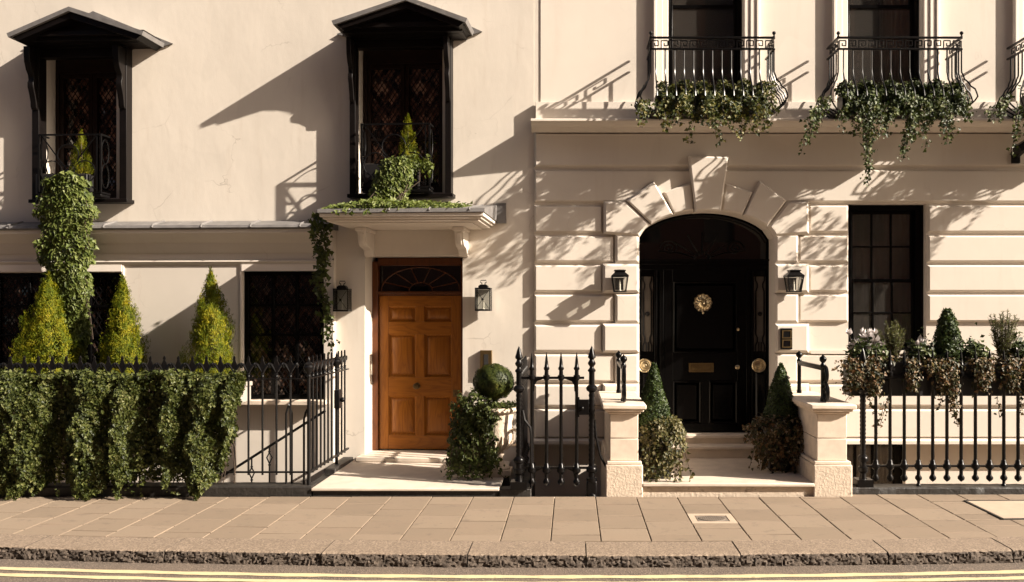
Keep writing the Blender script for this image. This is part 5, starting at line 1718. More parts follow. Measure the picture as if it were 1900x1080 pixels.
lb.leaves(P, DOWN*.9 + OUT*.25, Nn, .0265, jit=.5, kind='ivy')
m_ = 15000; x2 = rg.uniform(hx0, hx1-.06, m_); b2 = np.interp(x2, np.sort(x), bot[np.argsort(x)]) ; z2 = rg.uniform(0, 1, m_); z2 = ztop_-.05-(ztop_-.05-np.maximum(.13, np.minimum(b2+.02, .16+3*np.clip(x2-(hx1-.42), 0, 1))))*z2
lb.leaves(np.stack([x2, fy-.03+rg.normal(0, .03, m_), z2], 1), DOWN, np.tile(OUT, (m_, 1)), .034, jit=.5)
# top fringe
n = 2600
x = rg.uniform(hx0, hx1-.02, n); y = rg.uniform(fy-.12, fy+.14, n)
P = np.stack([x, y, ztop_ - .01 + .02*np.sin(x*7)+rg.normal(0, .018, n)], 1)
lb.leaves(P, OUT + rg.normal(0, .6, (n, 3)), np.tile([0, -.3, 1.], (n, 1)), .034, jit=.5)
for i in range(26):
    xx = rg.uniform(hx0, hx1-.3); zz = rg.uniform(.1, .5)
    strand(lb, None, wander(xx, fy-.22, zz+.3, max(.03, zz-.12), 0, 6), 16, .032)
part('foliage', lb, M['hedge'], hd)
st = MB()
for i in range(50):
    xx = rg.uniform(hx0, hx1-.1)
    st.tube(wander(xx, fy-.03, ztop_-.03, .12, rg.normal(0, .1), 6, .04), .005, 4)
part('stem', st, M['bark'], hd)
tr = MB(); tr.box(hx0, G(420, 700, fy)[0], fy+.02, fy+.17, ztop_-.35, ztop_-.05)
tg = thing('railing_trough', 'long black trough behind the left railing, almost hidden by the ivy hedge', 'planter', FR_R, (-4.7, fy+.1, ztop_-.35))
part('trough', tr, M['planter'], tg, .01)

# --- golden cypresses in a grey window box
pv0, pv1 = .14, .44
gu0, gu1 = lu(-90, .3), lu(466, .3)
gzb = LP(460, 752, .3)[1] ; gzt = LP(460, 707, .3)[1]
gzb = w2[2] + .001
gp = thing('window_trough', 'grey stone window box on the ground floor sill holding the three golden cypresses', 'planter', FR_L, ((gu0+gu1)/2, -.25, gzb))
k = MB(); ya_, yb_ = -bp-.52, -bp-.20
k.box(gu0, gu1, ya_, yb_, gzb, gzt-.055); k.box(gu0-.02, gu1+.02, ya_-.02, yb_, gzt-.0545, gzt)
part('box', k, M['grey_planter'], gp, .008)
k = MB(); k.box(gu0+.02, gu1-.02, ya_+.01, yb_-.01, gzt+.0005, gzt+.006)
part('soil', k, M['soil'], gp)

def conifer(u, yv, zb, zt, R, label, seed, group, frame=FR_L, scale=1., npl=420):
    r = np.random.default_rng(seed)
    t = thing('golden_cypress', label, 'conifer', frame, (u, yv, zb), group)
    H = zt-zb
    lb = LB(seed)
    rows, dirs, nrm = [], [], []
    ph = r.uniform(0, 6.28, 4); pl_ = [(r.uniform(0, 6.28), r.uniform(.05, .85), r.uniform(.08, .22)) for _ in range(14)]
    for i in range(npl):
        f = r.beta(1.0, 1.25); ang = r.uniform(0, 2*math.pi)
        rad = R*(min(1., f/.16+.74))*(1-f**1.8)**.95*(1+.14*math.sin(3*ang+ph[0]+f*7)+.10*math.sin(5*ang+ph[1]-f*11)+.08*math.sin(2*ang+ph[2]+f*23))
        for (pa, pf, pw) in pl_: rad *= 1 + pw*math.exp(-((f-pf)/.10)**2)*max(0, math.cos(ang-pa))**3 - pw*.5*math.exp(-((f-pf-.14)/.05)**2)*max(0, math.cos(ang-pa))**3
        rad = max(.012*scale, rad)
        tip = np.array([rad*math.cos(ang), rad*math.sin(ang), f*H])
        ax = np.array([math.cos(ang)*(.72-.55*f), math.sin(ang)*(.72-.55*f), .95+.5*f]); ax /= np.linalg.norm(ax)
        Lp = (.15+.10*(1-f))*scale*r.uniform(.8, 1.3)
        m = 70
        s = r.uniform(0, 1, m)**.8
        w = .030*scale*(.25+s)*(1.2-.5*f)
        c = tip[None] - ax[None]*(s*Lp)[:, None] + r.normal(0, 1, (m, 3))*w[:, None]
        rows.append(c); d = ax[None]*1.0 + r.normal(0, .34, (m, 3)); dirs.append(d)
        nrm.append(np.tile([math.cos(ang), math.sin(ang), .25], (m, 1)))
    # leader
    m = 90; s = r.uniform(0, 1, m)
    c = np.stack([r.normal(0, .012*scale, m)*(1-s*.6), r.normal(0, .012*scale, m)*(1-s*.6), H*(.90+.11*s)], 1); rows.append(c)
    dirs.append(np.tile([0, 0, 1.], (m, 1))+r.normal(0, .3, (m, 3))); nrm.append(np.tile([0, -1., 0], (m, 1)))
    P = np.concatenate(rows) + np.array([u, yv, zb])[None]
    keep = P[:, 2] > zb-.02
    lb.leaves(P[keep], np.concatenate(dirs)[keep], np.concatenate(nrm)[keep], .029*scale, W=.22, jit=.36, kind='oval', curl=.05)
    part('foliage', lb, M['conifer'], t)
    k = MB(); k.tube([(u, yv, zb-.03*0), (u, yv, zb+H*.5), (u, yv, zb+H*.93)], [.022*scale, .016*scale, .004*scale], 7)
    part('trunk', k, M['bark'], t)
    for i in range(0): pass
    return t
G3 = 'golden cypresses in the grey window box'
cv = -bp-.37
for (px, py, hw, lab, sd) in ((90, 506, 51, 'broad golden cypress in front of the ivy column, leftmost of the row', 4), (228, 513, 39, 'narrowest golden cypress of the row, between the ivy column and the pale wall panel', 8), (391, 500, 45, 'tall golden cypress in front of the pale wall panel beside the leaded window', 12)):
    p = .47; u, zt = LP(px, py, p)
    conifer(u, cv, gzt+.004, zt, hw/155*.97, lab, sd, G3)

# little cypresses and ivy on the hooded window balconies
def pot(name, label, frame, u, v, z0, h, r, mat, cat='pot'):
    t = thing(name, label, cat, frame, (u, v, z0))
    k = MB(); k.lathe([(r*.72, 0), (r*.95, h*.86), (r*1.08, h*.86), (r*1.08, h), (r*.94, h), (r*.9, h*.9), (.001, h*.9)], (u, v, z0), 16)
    part('pot', k, mat, t); return t
pA = .22
for (px, py0, py1, hw, w, lab, labp, sd, fl_) in ((151, 240, 322, 20, wA, 'small golden cypress behind the scrolled balcony above the ivy column', 'black window box on the scrolled balcony above the ivy column', 31, 362), (757, 211, 303, 21, wB, 'small golden cypress behind the scrolled balcony above the oak door', 'black window box on the scrolled balcony above the oak door', 37, 352)):
    u, zt = LP(px, py0, pA); zb = LP(px, py1, pA)[1]; zf_ = LP(px, fl_, .3)[1]+.014
    t = thing('window_box', labp, 'planter', FR_L, (u, -pA, zf_))
    xa, xb_ = (w[0]+w[1])/2-.36, (w[0]+w[1])/2+.30
    k = MB(); k.box(xa, xb_, -.30, -.16, zf_, zb-.02); 
    part('box', k, M['planter'], t, .006)
    k = MB(); k.box(xa+.015, xb_-.015, -.29, -.17, zb-.0195, zb-.008)
    part('soil', k, M['soil'], t)
    conifer(u, -pA, zb-.008, zt, hw/148*.86, lab, sd, 'small cypresses on the window balconies', FR_L, .55, 130)

# ivy column falling from the left hooded window
iv = thing('hanging_ivy', 'dense column of pale ivy falling from the left hooded window to the ground floor', 'ivy', FR_L, (lu(122, .35), -.3, LP(122, 330, .3)[1]))
lb = LB(9); n = 9000
q = rg.uniform(0, 1, n)
a = rg.uniform(-1, 1, n); a = np.sign(a)*np.abs(a)**.9
pyv = 320 + 360*q + 18*a*a*(1-q)**4 + rg.normal(0, 3, n)
cxv = np.interp(pyv, [322, 400, 480, 560, 640, 690], [121, 121, 121, 130, 138, 140]); hwv = np.interp(pyv, [320, 335, 380, 480, 510, 580, 640, 690], [26, 44, 49, 46, 40, 29, 22, 12])
p0 = np.interp(pyv, [320, 400, 470, 690], [.33, .33, .30, .16]) + .11*np.sqrt(np.clip(1-a*a, 0, 1)) + .03*np.sin(pyv*.11+a*4)
px = cxv + a*hwv*(1+.13*np.sin(pyv*.085)+.08*np.sin(pyv*.21+1)) + rg.normal(0, 2, n)
UZ = np.array([LP(A, B, C) for A, B, C in zip(px, pyv, p0)])
P = np.stack([UZ[:, 0], -p0, UZ[:, 1]], 1)
lb.leaves(P, DOWN + np.stack([a*.4, 0*a, 0*a], 1), np.stack([a*.8, -np.ones(n), .35*np.ones(n)], 1), .047, jit=.42)
stem = MB()
for i in range(16):
    s = rg.choice([-1, 1]); u0_, z0_ = LP(122+s*rg.uniform(30, 48), rg.uniform(360, 560), .4)
    strand(lb, stem, wander(u0_, -.42, z0_, z0_-rg.uniform(.1, .3), s*.06, 5, .02), 8, .042)
part('foliage', lb, M['ivy_light'], iv)
for i in range(9):
    u0_, z0_ = LP(rg.uniform(95, 150), 330, .36); stem.tube([(u0_, -.36, z0_), (u0_, -.34, z0_-.5), (u0_+.03, -.30, z0_-1.0), (u0_+.06, -.20, z0_-1.6), (u0_+.08, -.15, z0_-2.0)], .005, 4)
part('stem', stem, M['bark'], iv)

# ivy tumbling from the window above the oak door onto the canopy
iv = thing('canopy_ivy', 'pale ivy tumbling from above the oak door and creeping along the canopy roof', 'ivy', FR_L, (lu(735, .4), -.4, ztop+.1))
lb = LB(14); n = 2300
q = rg.uniform(0, 1, n); pyv = 292+88*q
cxv = np.interp(pyv, [292, 330, 360, 380], [738, 730, 720, 712]); hwv = np.interp(pyv, [290, 300, 330, 365, 380], [12, 27, 33, 32, 52])
a = rg.uniform(-1, 1, n); px = cxv + a*hwv + rg.normal(0, 3, n)
p0 = .36 + .12*q + .10*np.sqrt(np.clip(1-a*a, 0, 1))
UZ = np.array([LP(A, B, C) for A, B, C in zip(px, pyv, p0)])
lb.leaves(np.stack([UZ[:, 0], -p0, UZ[:, 1]], 1), DOWN, np.stack([a*.7, -np.ones(n), .5*np.ones(n)], 1), .046, jit=.45)
n = 260; px = rg.uniform(745, 803, n); pyv = 300 + (px-745)*.12 + rg.normal(0, 8, n); p0 = .36+rg.normal(0, .02, n)
UZ = np.array([LP(A, B, C) for A, B, C in zip(px, pyv, p0)])
lb.leaves(np.stack([UZ[:, 0], -p0, UZ[:, 1]], 1), DOWN, np.tile(OUT, (n, 1)), .042, jit=.5)
n = 2300
u_ = np.concatenate([rg.normal(lu(690, .8), .30, n//2), rg.uniform(lu(612, .9), lu(862, .8), n-n//2)]); u_ = np.clip(u_, lu(606, .95), lu(872, .95))
pv = rg.uniform(.25, .99, n); zz = ztop+.012+.158*(1-pv/1.012)
hgt = np.interp(u_, [lu(606, .9), lu(640, .9), lu(690, .9), lu(740, .9), lu(790, .9), lu(860, .9)], [.02, .06, .11, .08, .06, .02])
zz = zz + rg.uniform(0, 1, n)*hgt
lb.leaves(np.stack([u_, -pv, zz], 1), rg.normal(0, 1, (n, 3)) + OUT, np.tile([.1, -.5, 1.], (n, 1)), .043, jit=.5)
for i in range(9):
    u0_ = rg.uniform(lu(622, 1), lu(720, 1)); strand(lb, None, [(u0_, -.98, ztop+.03), (u0_+.01, -1.03, ztop-.0), (u0_+.02, -1.04, ztop-.05)], 4, .038)
part('foliage', lb, M['ivy_light'], iv)
stem = MB()
for i in range(10):
    u0_ = lu(735, .4)+rg.normal(0, .12); z0_ = LP(735, 300, .4)[1]
    stem.tube([(u0_, -.34, z0_), (u0_+rg.normal(0, .05), -.48, z0_-.25), (u0_+rg.normal(-.1, .12), -.6, ztop+.12), (u0_+rg.normal(-.15, .35), -.85, ztop+.06)], .005, 4)
part('stem', stem, M['bark'], iv)

# thin ivy strand hanging left of the oak door
iv = thing('ivy_strand', 'thin dark ivy strand hanging from the canopy end beside the left boxy lantern', 'ivy', FR_L, (lu(598, .4), -.4, LP(598, 405, .4)[1]))
lb = LB(17); stem = MB()
for j in range(6):
    pts = []
    for (px, py) in ((596, 400), (594, 440), (600, 480), (596, 520), (603, 560), (606, 600), (609, 640)):
        f = (py-400)/240
        u_, z_ = LP(px + rg.normal(0, 5+4*(1-f)), py, .40+.25*(1-f)); pts.append((u_, -(.40+.25*(1-f))+rg.normal(0, .02), z_))
    pts = pts[:rg.integers(4, 8)]
    strand(lb, stem, pts, 13*len(pts), .050, .026)
strand(lb, stem, [(*LP(603, 560, .42), 0)][:0] or [(LP(p_, y_, .42)[0], -.42, LP(p_, y_, .42)[1]) for p_, y_ in ((606, 585), (617, 612), (614, 650), (607, 664))], 12, .03, .012)
strand(lb, stem, [(LP(p_, y_, .9)[0], -.9, LP(p_, y_, .9)[1]) for p_, y_ in ((596, 396), (586, 398), (580, 412), (590, 425))], 40, .045, .02)
part('foliage', lb, M['ivy'], iv); part('stem', stem, M['bark'], iv)

# ================================================================== URN WITH CLIPPED BALL
uy = -.86
ux, _ = G(924, 800, uy); z0 = .0848
d_ = D+uy
zr_ = ZC-(755-YV)*d_/F
ur = thing('stone_urn', 'carved stone urn on the oak door platform, half covered by ivy', 'urn', FR_R, (ux, uy, z0))
k = MB(); k.box(ux-.155, ux+.155, uy-.155, uy+.155, z0, z0+.07)
H = zr_-z0
k.lathe([(.14, .0701), (.14, .09), (.09, .115), (.06, .16), (.055, .21), (.075, .24), (.06, .255), (.075, .28), (.13, .33), (.17, .40), (.178, .46), (.17, .52), (.185, H-.075), (.205, H-.06), (.225, H-.045), (.23, H-.02), (.22, H), (.19, H), (.18, H-.04), (.001, H-.05)], (ux, uy, z0), 26)
for j in range(26):
    a = 2*math.pi*j/26
    k.ball((ux+.225*math.cos(a), uy+.225*math.sin(a), z0+H-.03), .018, 6, 4)
    if j % 2: k.tube([(ux+.10*math.cos(a), uy+.10*math.sin(a), z0+.30), (ux+.168*math.cos(a), uy+.168*math.sin(a), z0+.38), (ux+.182*math.cos(a), uy+.182*math.sin(a), z0+.46)], [.018, .022, .006], 6)
part('body', k, M['rough_stone'], ur)
for s in (1, -1):
    k = MB(); aa = math.radians(-20)
    k.tube([(ux+s*(.17+.075*math.sin(b)), uy-.05, z0+.43-.095*math.cos(b)) for b in [math.pi*i/9*1.1 for i in range(10)]], .017, 7)
    part('handle', k, M['rough_stone'], ur)
def clipped_ball(cx, cy, cz, R, lab, seed):
    t = thing('box_ball', lab, 'topiary', FR_R, (cx, cy, cz-R))
    r = np.random.default_rng(seed); n = 9000
    v = r.normal(0, 1, (n, 3)); v /= np.linalg.norm(v, axis=1)[:, None]
    rad = R*(1+.03*np.sin(v[:, 0]*11+v[:, 2]*7)+.03*np.sin(v[:, 1]*13-v[:, 2]*9)) - np.abs(r.normal(0, .016, n))
    P = v*rad[:, None]*np.array([1, 1, .9]) + np.array([cx, cy, cz])
    lb = LB(seed); lb.leaves(P, v*.5+r.normal(0, .7, (n, 3)), v, .021, W=.62, jit=.5, kind='oval')
    part('foliage', lb, M['box_gold'], t)
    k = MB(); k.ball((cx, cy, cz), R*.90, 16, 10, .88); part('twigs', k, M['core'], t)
    k = MB(); k.tube([(cx, cy, cz-R), (cx, cy, cz-R*.5)], .016, 6); part('trunk', k, M['bark'], t)
bx_, bz_ = G(916, 709, uy)
clipped_ball(bx_, uy, bz_, 38*d_/F, 'round clipped box ball growing in the stone urn', 5)
ivu = thing('urn_ivy', 'bushy green ivy spilling from the stone urn down to the platform', 'ivy', FR_R, (ux-.2, uy-.2, z0))
lb = LB(23); n = 9500
blobs = [((880, 768), (40, 38), .24), ((870, 815), (34, 40), .25), ((866, 850), (34, 26), .24), ((893, 848), (28, 24), .20), ((882, 800), (36, 44), .22)]
Pl, Nl = [], []
for (c_, r_, dy) in blobs:
    m = n//len(blobs)
    v = rg.normal(0, 1, (m, 3)); v /= np.linalg.norm(v, axis=1)[:, None]; v[:, 1] = -np.abs(v[:, 1])*.9
    cx, cz = G(c_[0], c_[1], uy-.2)
    rr = (1+.14*np.sin(v[:, 0]*9+v[:, 2]*8+c_[0])+.12*np.sin(v[:, 0]*19-v[:, 2]*15))[:, None]*rg.uniform(.82, 1.06, (m, 1))
    Pl.append(np.array([cx, uy-.12, cz]) + v*rr*np.array([r_[0]*.0061, dy, r_[1]*.0061])); Nl.append(v)
P = np.concatenate(Pl); Nn = np.concatenate(Nl); P[:, 2] = np.maximum(P[:, 2], z0+.015+rg.uniform(0, .03, len(P)))
lb.leaves(P, DOWN + Nn*.4, Nn + np.array([0, -.2, .3]), .033, jit=.5)
m = 420; a = rg.uniform(0, 2*math.pi, m); r_ = rg.uniform(.05, .235, m)
lb.leaves(np.stack([ux+r_*np.cos(a), uy+r_*np.sin(a), zr_+rg.uniform(-.01, .05, m)], 1), rg.normal(0, 1, (m, 3)), np.tile([0, -.3, 1.], (m, 1)), .035, jit=.5)
stem = MB()
for i in range(30):
    xx = rg.uniform(G(838, 0, uy-.3)[0], G(930, 0, uy-.3)[0]); zt_ = rg.uniform(.35, .6)
    strand(lb, stem, wander(xx, uy-.34, zt_, max(.11, zt_-.35), rg.normal(0, .06), 6, .02), 14, .036)
part('foliage', lb, M['ivy'], ivu)
for i in range(14): stem.tube([(ux-.08+rg.normal(0, .06), uy-.15, zr_), (ux-.2+rg.normal(0, .08), uy-.28, z0+.45), (ux-.25+rg.normal(0, .1), uy-.25, z0+.1)], .005, 4)
part('stem', stem, M['bark'], ivu)

# ================================================================== CONES BY THE BLACK DOOR
def cone_set(pxc, ptop, pbot, hw, ivc, y, labs, seed, mat_i, ivy_ext):
    d_ = D+y; cx, zt = G(pxc, ptop, y); zb = G(pxc, pbot, y)[1]
    icx, ibot = G(ivc[0], ivc[1], y)
    zp0 = .1385
    zp1 = zb-.05
    hwp = .17
    t = thing('door_planter', labs[0], 'planter', FR_R, (cx, y, zp0), 'black planters on the steps of the black door')
    k = MB(); k.box(cx-hwp, cx+hwp, y-hwp, y+hwp, zp0, zp1); part('box', k, M['planter'], t, .008)
    k = MB(); k.box(cx-hwp+.02, cx+hwp-.02, y-hwp+.02, y+hwp-.02, zp1+.0005, zp1+.01); part('soil', k, M['soil'], t)
    r = np.random.default_rng(seed); R = hw*d_/F; H = zt-zp1
    t = thing('box_cone', labs[1], 'topiary', FR_R, (cx, y, zp1), 'clipped box cones beside the black door')
    n = 10000; f = r.uniform(0, 1, n)**1.25; ang = r.uniform(0, 2*math.pi, n)
    rad = R*np.clip((1-f)**.78, 0, 1)*(1+.07*np.sin(ang*3+f*9)+.06*np.sin(ang*5-f*17+seed)) - np.abs(r.normal(0, .014, n)) + .012
    P = np.stack([cx+rad*np.cos(ang), y+rad*np.sin(ang), zp1+.03+H*f*.97], 1)
    Nn = np.stack([np.cos(ang), np.sin(ang), .35+0*ang], 1)
    lb = LB(seed); lb.leaves(P, Nn*.4+np.array([0, 0, .5])+r.normal(0, .6, (n, 3)), Nn, .021, W=.62, jit=.5, kind='oval')
    part('foliage', lb, M['box'], t)
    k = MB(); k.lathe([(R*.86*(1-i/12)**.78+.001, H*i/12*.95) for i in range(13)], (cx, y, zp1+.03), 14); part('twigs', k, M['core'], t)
    k = MB(); k.tube([(cx, y, zp1+.005), (cx, y, zp1+.08)], .02, 6); part('trunk', k, M['bark'], t)
    t = thing('planter_ivy', labs[2], 'ivy', FR_R, (cx, y-.2, zp0), 'ivy round the cones beside the black door')
    lb = LB(seed+1); n = 5200; x0_, x1_, yt_, yb_ = ivy_ext
    X0 = G(x0_, 800, y-.2)[0]; X1 = G(x1_, 800, y-.2)[0]; ZT = G(0, yt_, y-.2)[1]; ZBt = max(.145, G(0, yb_, y-.2)[1])
    a = r.uniform(-1, 1, n); q = r.uniform(0, 1, n)**.85
    cxm = (X0+X1)/2; hwm = (X1-X0)/2
    sq = np.interp(q, [0, .12, .4, .75, 1], [.5, .9, .98, .78, .5])*(1+.16*np.sin(q*13+a*5+seed))
    yy = y+.02*np.sin(a*23+q*31)-.08-.24*np.sqrt(np.clip(1-a*a, 0, 1))*np.interp(q, [0, .2, .6, 1], [.6, 1, .9, .6])+.04*np.sin(a*9+q*13)
    P = np.stack([cxm+.05-.13*q+a*hwm*sq+r.normal(0, .012, n), yy+r.normal(0, .02, n), ZT+.03*np.sin(a*7+seed)-(ZT-ZBt)*q*(.72+.28*np.sin(a*9+seed*2))+r.normal(0, .012, n)], 1)
    P[:, 2] = np.maximum(P[:, 2], .15)
    kp = r.uniform(0, 1, n) < .22+.8*np.sin(a*7+q*8+seed)**2
    lb.leaves(P[kp], DOWN + np.stack([a, 0*a, 0*a], 1)[kp]*.5, np.stack([a, -np.ones(n), .4*np.ones(n)], 1)[kp], .031, jit=.5)
    m = 900; a2 = r.uniform(-1, 1, m)
    lb.leaves(np.stack([cxm+.03+a2*hwm*.72, y-r.uniform(-.15, .22, m), ZT-.02+.05*(1-a2*a2)+r.normal(0, .025, m)], 1), r.normal(0, 1, (m, 3)), np.tile([0, -.4, 1.], (m, 1)), .031, jit=.5)
    stem = MB()
    for i in range(24):
        xx = r.uniform(X0, X1); z_ = r.uniform(.35, .6)
        strand(lb, stem, wander(xx, y-.33, z_, max(.15, z_-r.uniform(.2, .42)), r.normal(0, .04), 6, .02), 12, .036)
    part('foliage', lb, mat_i, t); part('stem', stem, M['bark'], t)
cone_set(1213, 677, 792, 33, (1232, 880), -1.22, ('black planter on the left of the black door steps', 'clipped box cone left of the black door, caught by the sun', 'variegated ivy round the planter left of the black door'), 41, M['ivy_var'], (1188, 1272, 787, 884))
cone_set(1449, 677, 792, 36, (1447, 880), -.72, ('black planter on the right of the black door steps', 'clipped box cone right of the black door, in shade', 'dark bronzed ivy round the planter right of the black door'), 47, M['ivy_red'], (1387, 1509, 782, 868))

# ================================================================== BALCONY BOXES AND IVY
def balcony_box(xc, labs, seed, trails, mat, dens, wd_=.70, lo=0.):
    x0, x1 = xc-.66, xc+.66
    zt = ZB+.25
    t = thing('window_box', labs[0], 'planter', FR_R, (xc, -.3, ZB+.005), 'black boxes on the iron balconies')
    k = MB(); k.box(x0, x1, -.40, -.18, ZB+.006, zt-.03); part('box', k, M['planter'], t, .006)
    k = MB(); k.box(x0+.02, x1-.02, -.385, -.195, zt-.0295, zt-.015); part('soil', k, M['soil'], t)
    t = thing('balcony_ivy', labs[1], 'ivy', FR_R, (xc, -.4, ZB), 'ivy spilling from the iron balconies')
    r = np.random.default_rng(seed); lb = LB(seed); n = dens
    a = r.uniform(-1, 1, n); q = r.uniform(0, 1, n)
    lum = .05*np.sin(a*13+q*5)+.04*np.sin(q*8-a*7+seed)
    z_ = zt+.07 - (.40+.05*np.sin(a*9+seed))*q + .035*np.sin(a*17+seed)
    y_ = -.44-.20*np.clip((q-.25)/.5, 0, 1)-lum*np.clip(q*2, .3, 1)
    P = np.stack([xc+a*wd_*1.02*(1+.05*np.sin(q*9)), y_+r.normal(0, .02, n), z_+r.normal(0, .015, n)], 1)
    kp = r.uniform(0, 1, n) < .62+.5*(np.sin(a*8+q*7+seed)*.5+.5)
    lb.leaves(P[kp], DOWN+OUT*.2, np.tile([.1, -1., .45], (kp.sum(), 1)), .033, jit=.5)
    m = 1300; a2 = r.uniform(-1, 1, m)
    lb.leaves(np.stack([xc+a2*wd_*.97, -r.uniform(.16, .5, m), zt+.03+.035*np.sin(a2*15+seed)+np.abs(r.normal(0, .03, m))], 1), r.normal(0, 1, (m, 3))+np.array([0, 0, .5]), np.tile([0, -.5, 1.], (m, 1)), .033, jit=.5)
    stem = MB()
    for (px, py0, py1, dpx, nn, wd) in trails:
        for j in range(wd):
            x_, z0_ = G(px+r.normal(0, 3*wd**.5), py0, -.66); x2, z2 = G(px+dpx+r.normal(0, 5), py1-(r.uniform(0, .55)*(py1-py0) if j else 0), -.84)
            pts = [(x_, -.66, z0_)]
            for i in range(1, 9):
                f = i/8; pts.append((x_+(x2-x_)*f+r.normal(0, .012), -.66-.18*f, z0_+(z2-z0_)*f**.9))
            strand(lb, stem, pts, int(nn*1.25), .034, .016+.004*wd)
    for j in range(26):                      # short fringe
        x_ = xc+r.uniform(-wd_, wd_); z0_ = zt-r.uniform(.25, .42); yy = -r.uniform(.55, .75); L = r.uniform(.08, .30)
        strand(lb, stem, [(x_+r.normal(0, .01)*k+.0, yy-.02*k, z0_-L*k/5) for k in range(6)], int(5+L*45), .036, .014)
    part('foliage', lb, mat, t); part('stem', stem, M['bark'], t)
balcony_box(bxs[0], ('black box on the balcony above the arched door', 'sparse dark ivy with a few short trails on the balcony above the arched door'), 61,
            [(1205, 185, 236, -12, 30, 4), (1225, 190, 215, -6, 16, 2), (1318, 185, 228, 8, 34, 5), (1330, 205, 252, 45, 16, 1), (1400, 180, 235, 5, 26, 3), (1392, 215, 254, -22, 14, 1), (1425, 150, 214, 12, 26, 3), (1290, 205, 238, -4, 10, 1)], M['ivy_gold'], 8000, .62)
balcony_box(bxs[1], ('black box on the balcony above the sash window', 'lush ivy with long trailing stems on the balcony above the sash window'), 67,
            [(1545, 180, 285, -62, 36, 2), (1535, 180, 262, -40, 26, 3), (1520, 190, 245, -20, 26, 3), (1605, 190, 345, 8, 52, 3), (1612, 190, 290, 2, 46, 5), (1560, 200, 250, 10, 14, 2), (1700, 180, 298, -26, 40, 3), (1690, 190, 262, 0, 36, 5), (1745, 180, 268, 12, 40, 5), (1780, 170, 225, 15, 30, 4), (1650, 190, 250, -15, 24, 2), (1712, 200, 280, 4, 22, 2)], M['ivy_dark'], 11500, .70)
balcony_box(bxs[2], ('black box on the balcony at the right edge', 'dark ivy hanging from the balcony at the right edge'), 73,
            [(1890, 190, 288, -10, 34, 2), (1870, 175, 225, -20, 30, 4), (1850, 190, 222, -25, 20, 2), (1905, 200, 275, 0, 30, 3), (1960, 190, 330, 6, 44, 3), (2010, 190, 300, -10, 36, 4), (2060, 190, 350, 5, 46, 3), (2110, 190, 310, 0, 36, 4), (2140, 190, 280, 20, 30, 3)], M['ivy_dark'], 6000)

# ================================================================== TROUGH ON THE SPEAR RAILING
ty0, ty1 = -1.36, -1.10
tx0 = G(1578, 700, ty0)[0]; tzt = G(0, 672, ty0)[1]; tzb = G(0, 735, ty0)[1]
tt = thing('railing_trough', 'long black trough hung behind the spear railing at the right, full of flowers and shrubs', 'planter', FR_R, (4.5, ty0, tzb))
k = MB(); k.box(tx0, 7.0, ty0, ty1, tzb, tzt); part('trough', k, M['planter'], tt, .006)
k = MB(); k.box(tx0+.02, 6.98, ty0+.02, ty1-.02, tzt+.0005, tzt+.01); part('soil', k, M['soil'], tt)
k = MB()
for xx in (3.4, 4.6, 5.8): k.bar((xx, ty0-.004, 1.22), (xx, ty1, 1.22), .03, .012, (0, 0, 1)); k.bar((xx, ty0-.006, tzt-.2), (xx, ty0-.006, 1.235), .03, .008, (0, 1, 0))
part('hanger', k, M['iron'], tt)
tyc = (ty0+ty1)/2
def rosemary(px, ptop, hw, lab, seed, n=46):
    x_, zt = G(px, ptop, tyc); R = hw*(D+tyc)/F; zb = tzt+.01; H = zt-zb
    t = thing('rosemary', lab, 'shrub', FR_R, (x_, tyc, zb), 'rosemary bushes in the railing trough')
    r = np.random.default_rng(seed); lb = LB(seed); st = MB()
    for i in range(n):
        a = r.uniform(0, 2*math.pi); s = r.uniform(0, 1)**.6; L = H*r.uniform(.5, 1.0)*(1-.22*s)
        ex, ey = R*s*math.cos(a), R*.65*s*math.sin(a)
        pts = [(x_+ex*.25+ex*.75*(k/7)**1.2+r.normal(0, .004), tyc+ey*.25+ey*.75*(k/7)**1.2, zb+L*k/7) for k in range(8)]
        st.tube(pts, [.004]*4+[.003]*4, 4)
        m = int(110*L/.4); f = r.uniform(.15, 1.02, m)
        P = np.stack([np.interp(f*7, range(8), [p[k] for p in pts]) for k in range(3)], 1)
        d = r.normal(0, 1, (m, 3)); d[:, 2] = np.abs(d[:, 2])*.6+.35
        lb.leaves(P, d, r.normal(0, 1, (m, 3)), .028, W=.2, jit=.2, kind='oval', curl=.0)
    part('foliage', lb, M['rosemary'], t); part('stem', st, M['bark'], t)
rosemary(1657, 590, 33, 'upright rosemary bush in front of the sash window', 81)
rosemary(1861, 571, 38, 'taller loose rosemary bush near the right end of the trough', 85, 44)
x_, zt = G(1758, 577, tyc); H = zt-tzt; R = 29*(D+tyc)/F
t = thing('box_cone', 'small clipped box cone in the railing trough between two rosemary bushes', 'topiary', FR_R, (x_, tyc, tzt))
n = 6000; r = np.random.default_rng(91); f = r.uniform(0, 1, n)**1.2; ang = r.uniform(0, 2*math.pi, n)
rad = R*np.clip(1.03-f, 0, 1)**.62*(1+.09*np.sin(ang*4+f*11)+.08*np.sin(ang*7-f*19)) - np.abs(r.normal(0, .014, n)) + .01
P = np.stack([x_+rad*np.cos(ang), tyc+rad*np.sin(ang), tzt+.01+H*f], 1); Nn = np.stack([np.cos(ang), np.sin(ang), .3+0*ang], 1)
lb = LB(91); lb.leaves(P, Nn*.5+r.normal(0, .7, (n, 3)), Nn, .026, W=.62, jit=.5, kind='oval'); part('foliage', lb, M['box'], t)
k = MB(); k.lathe([(R*.84*(1-i/12)**.62+.001, H*i/12*.94) for i in range(13)], (x_, tyc, tzt+.011), 14); part('twigs', k, M['core'], t)
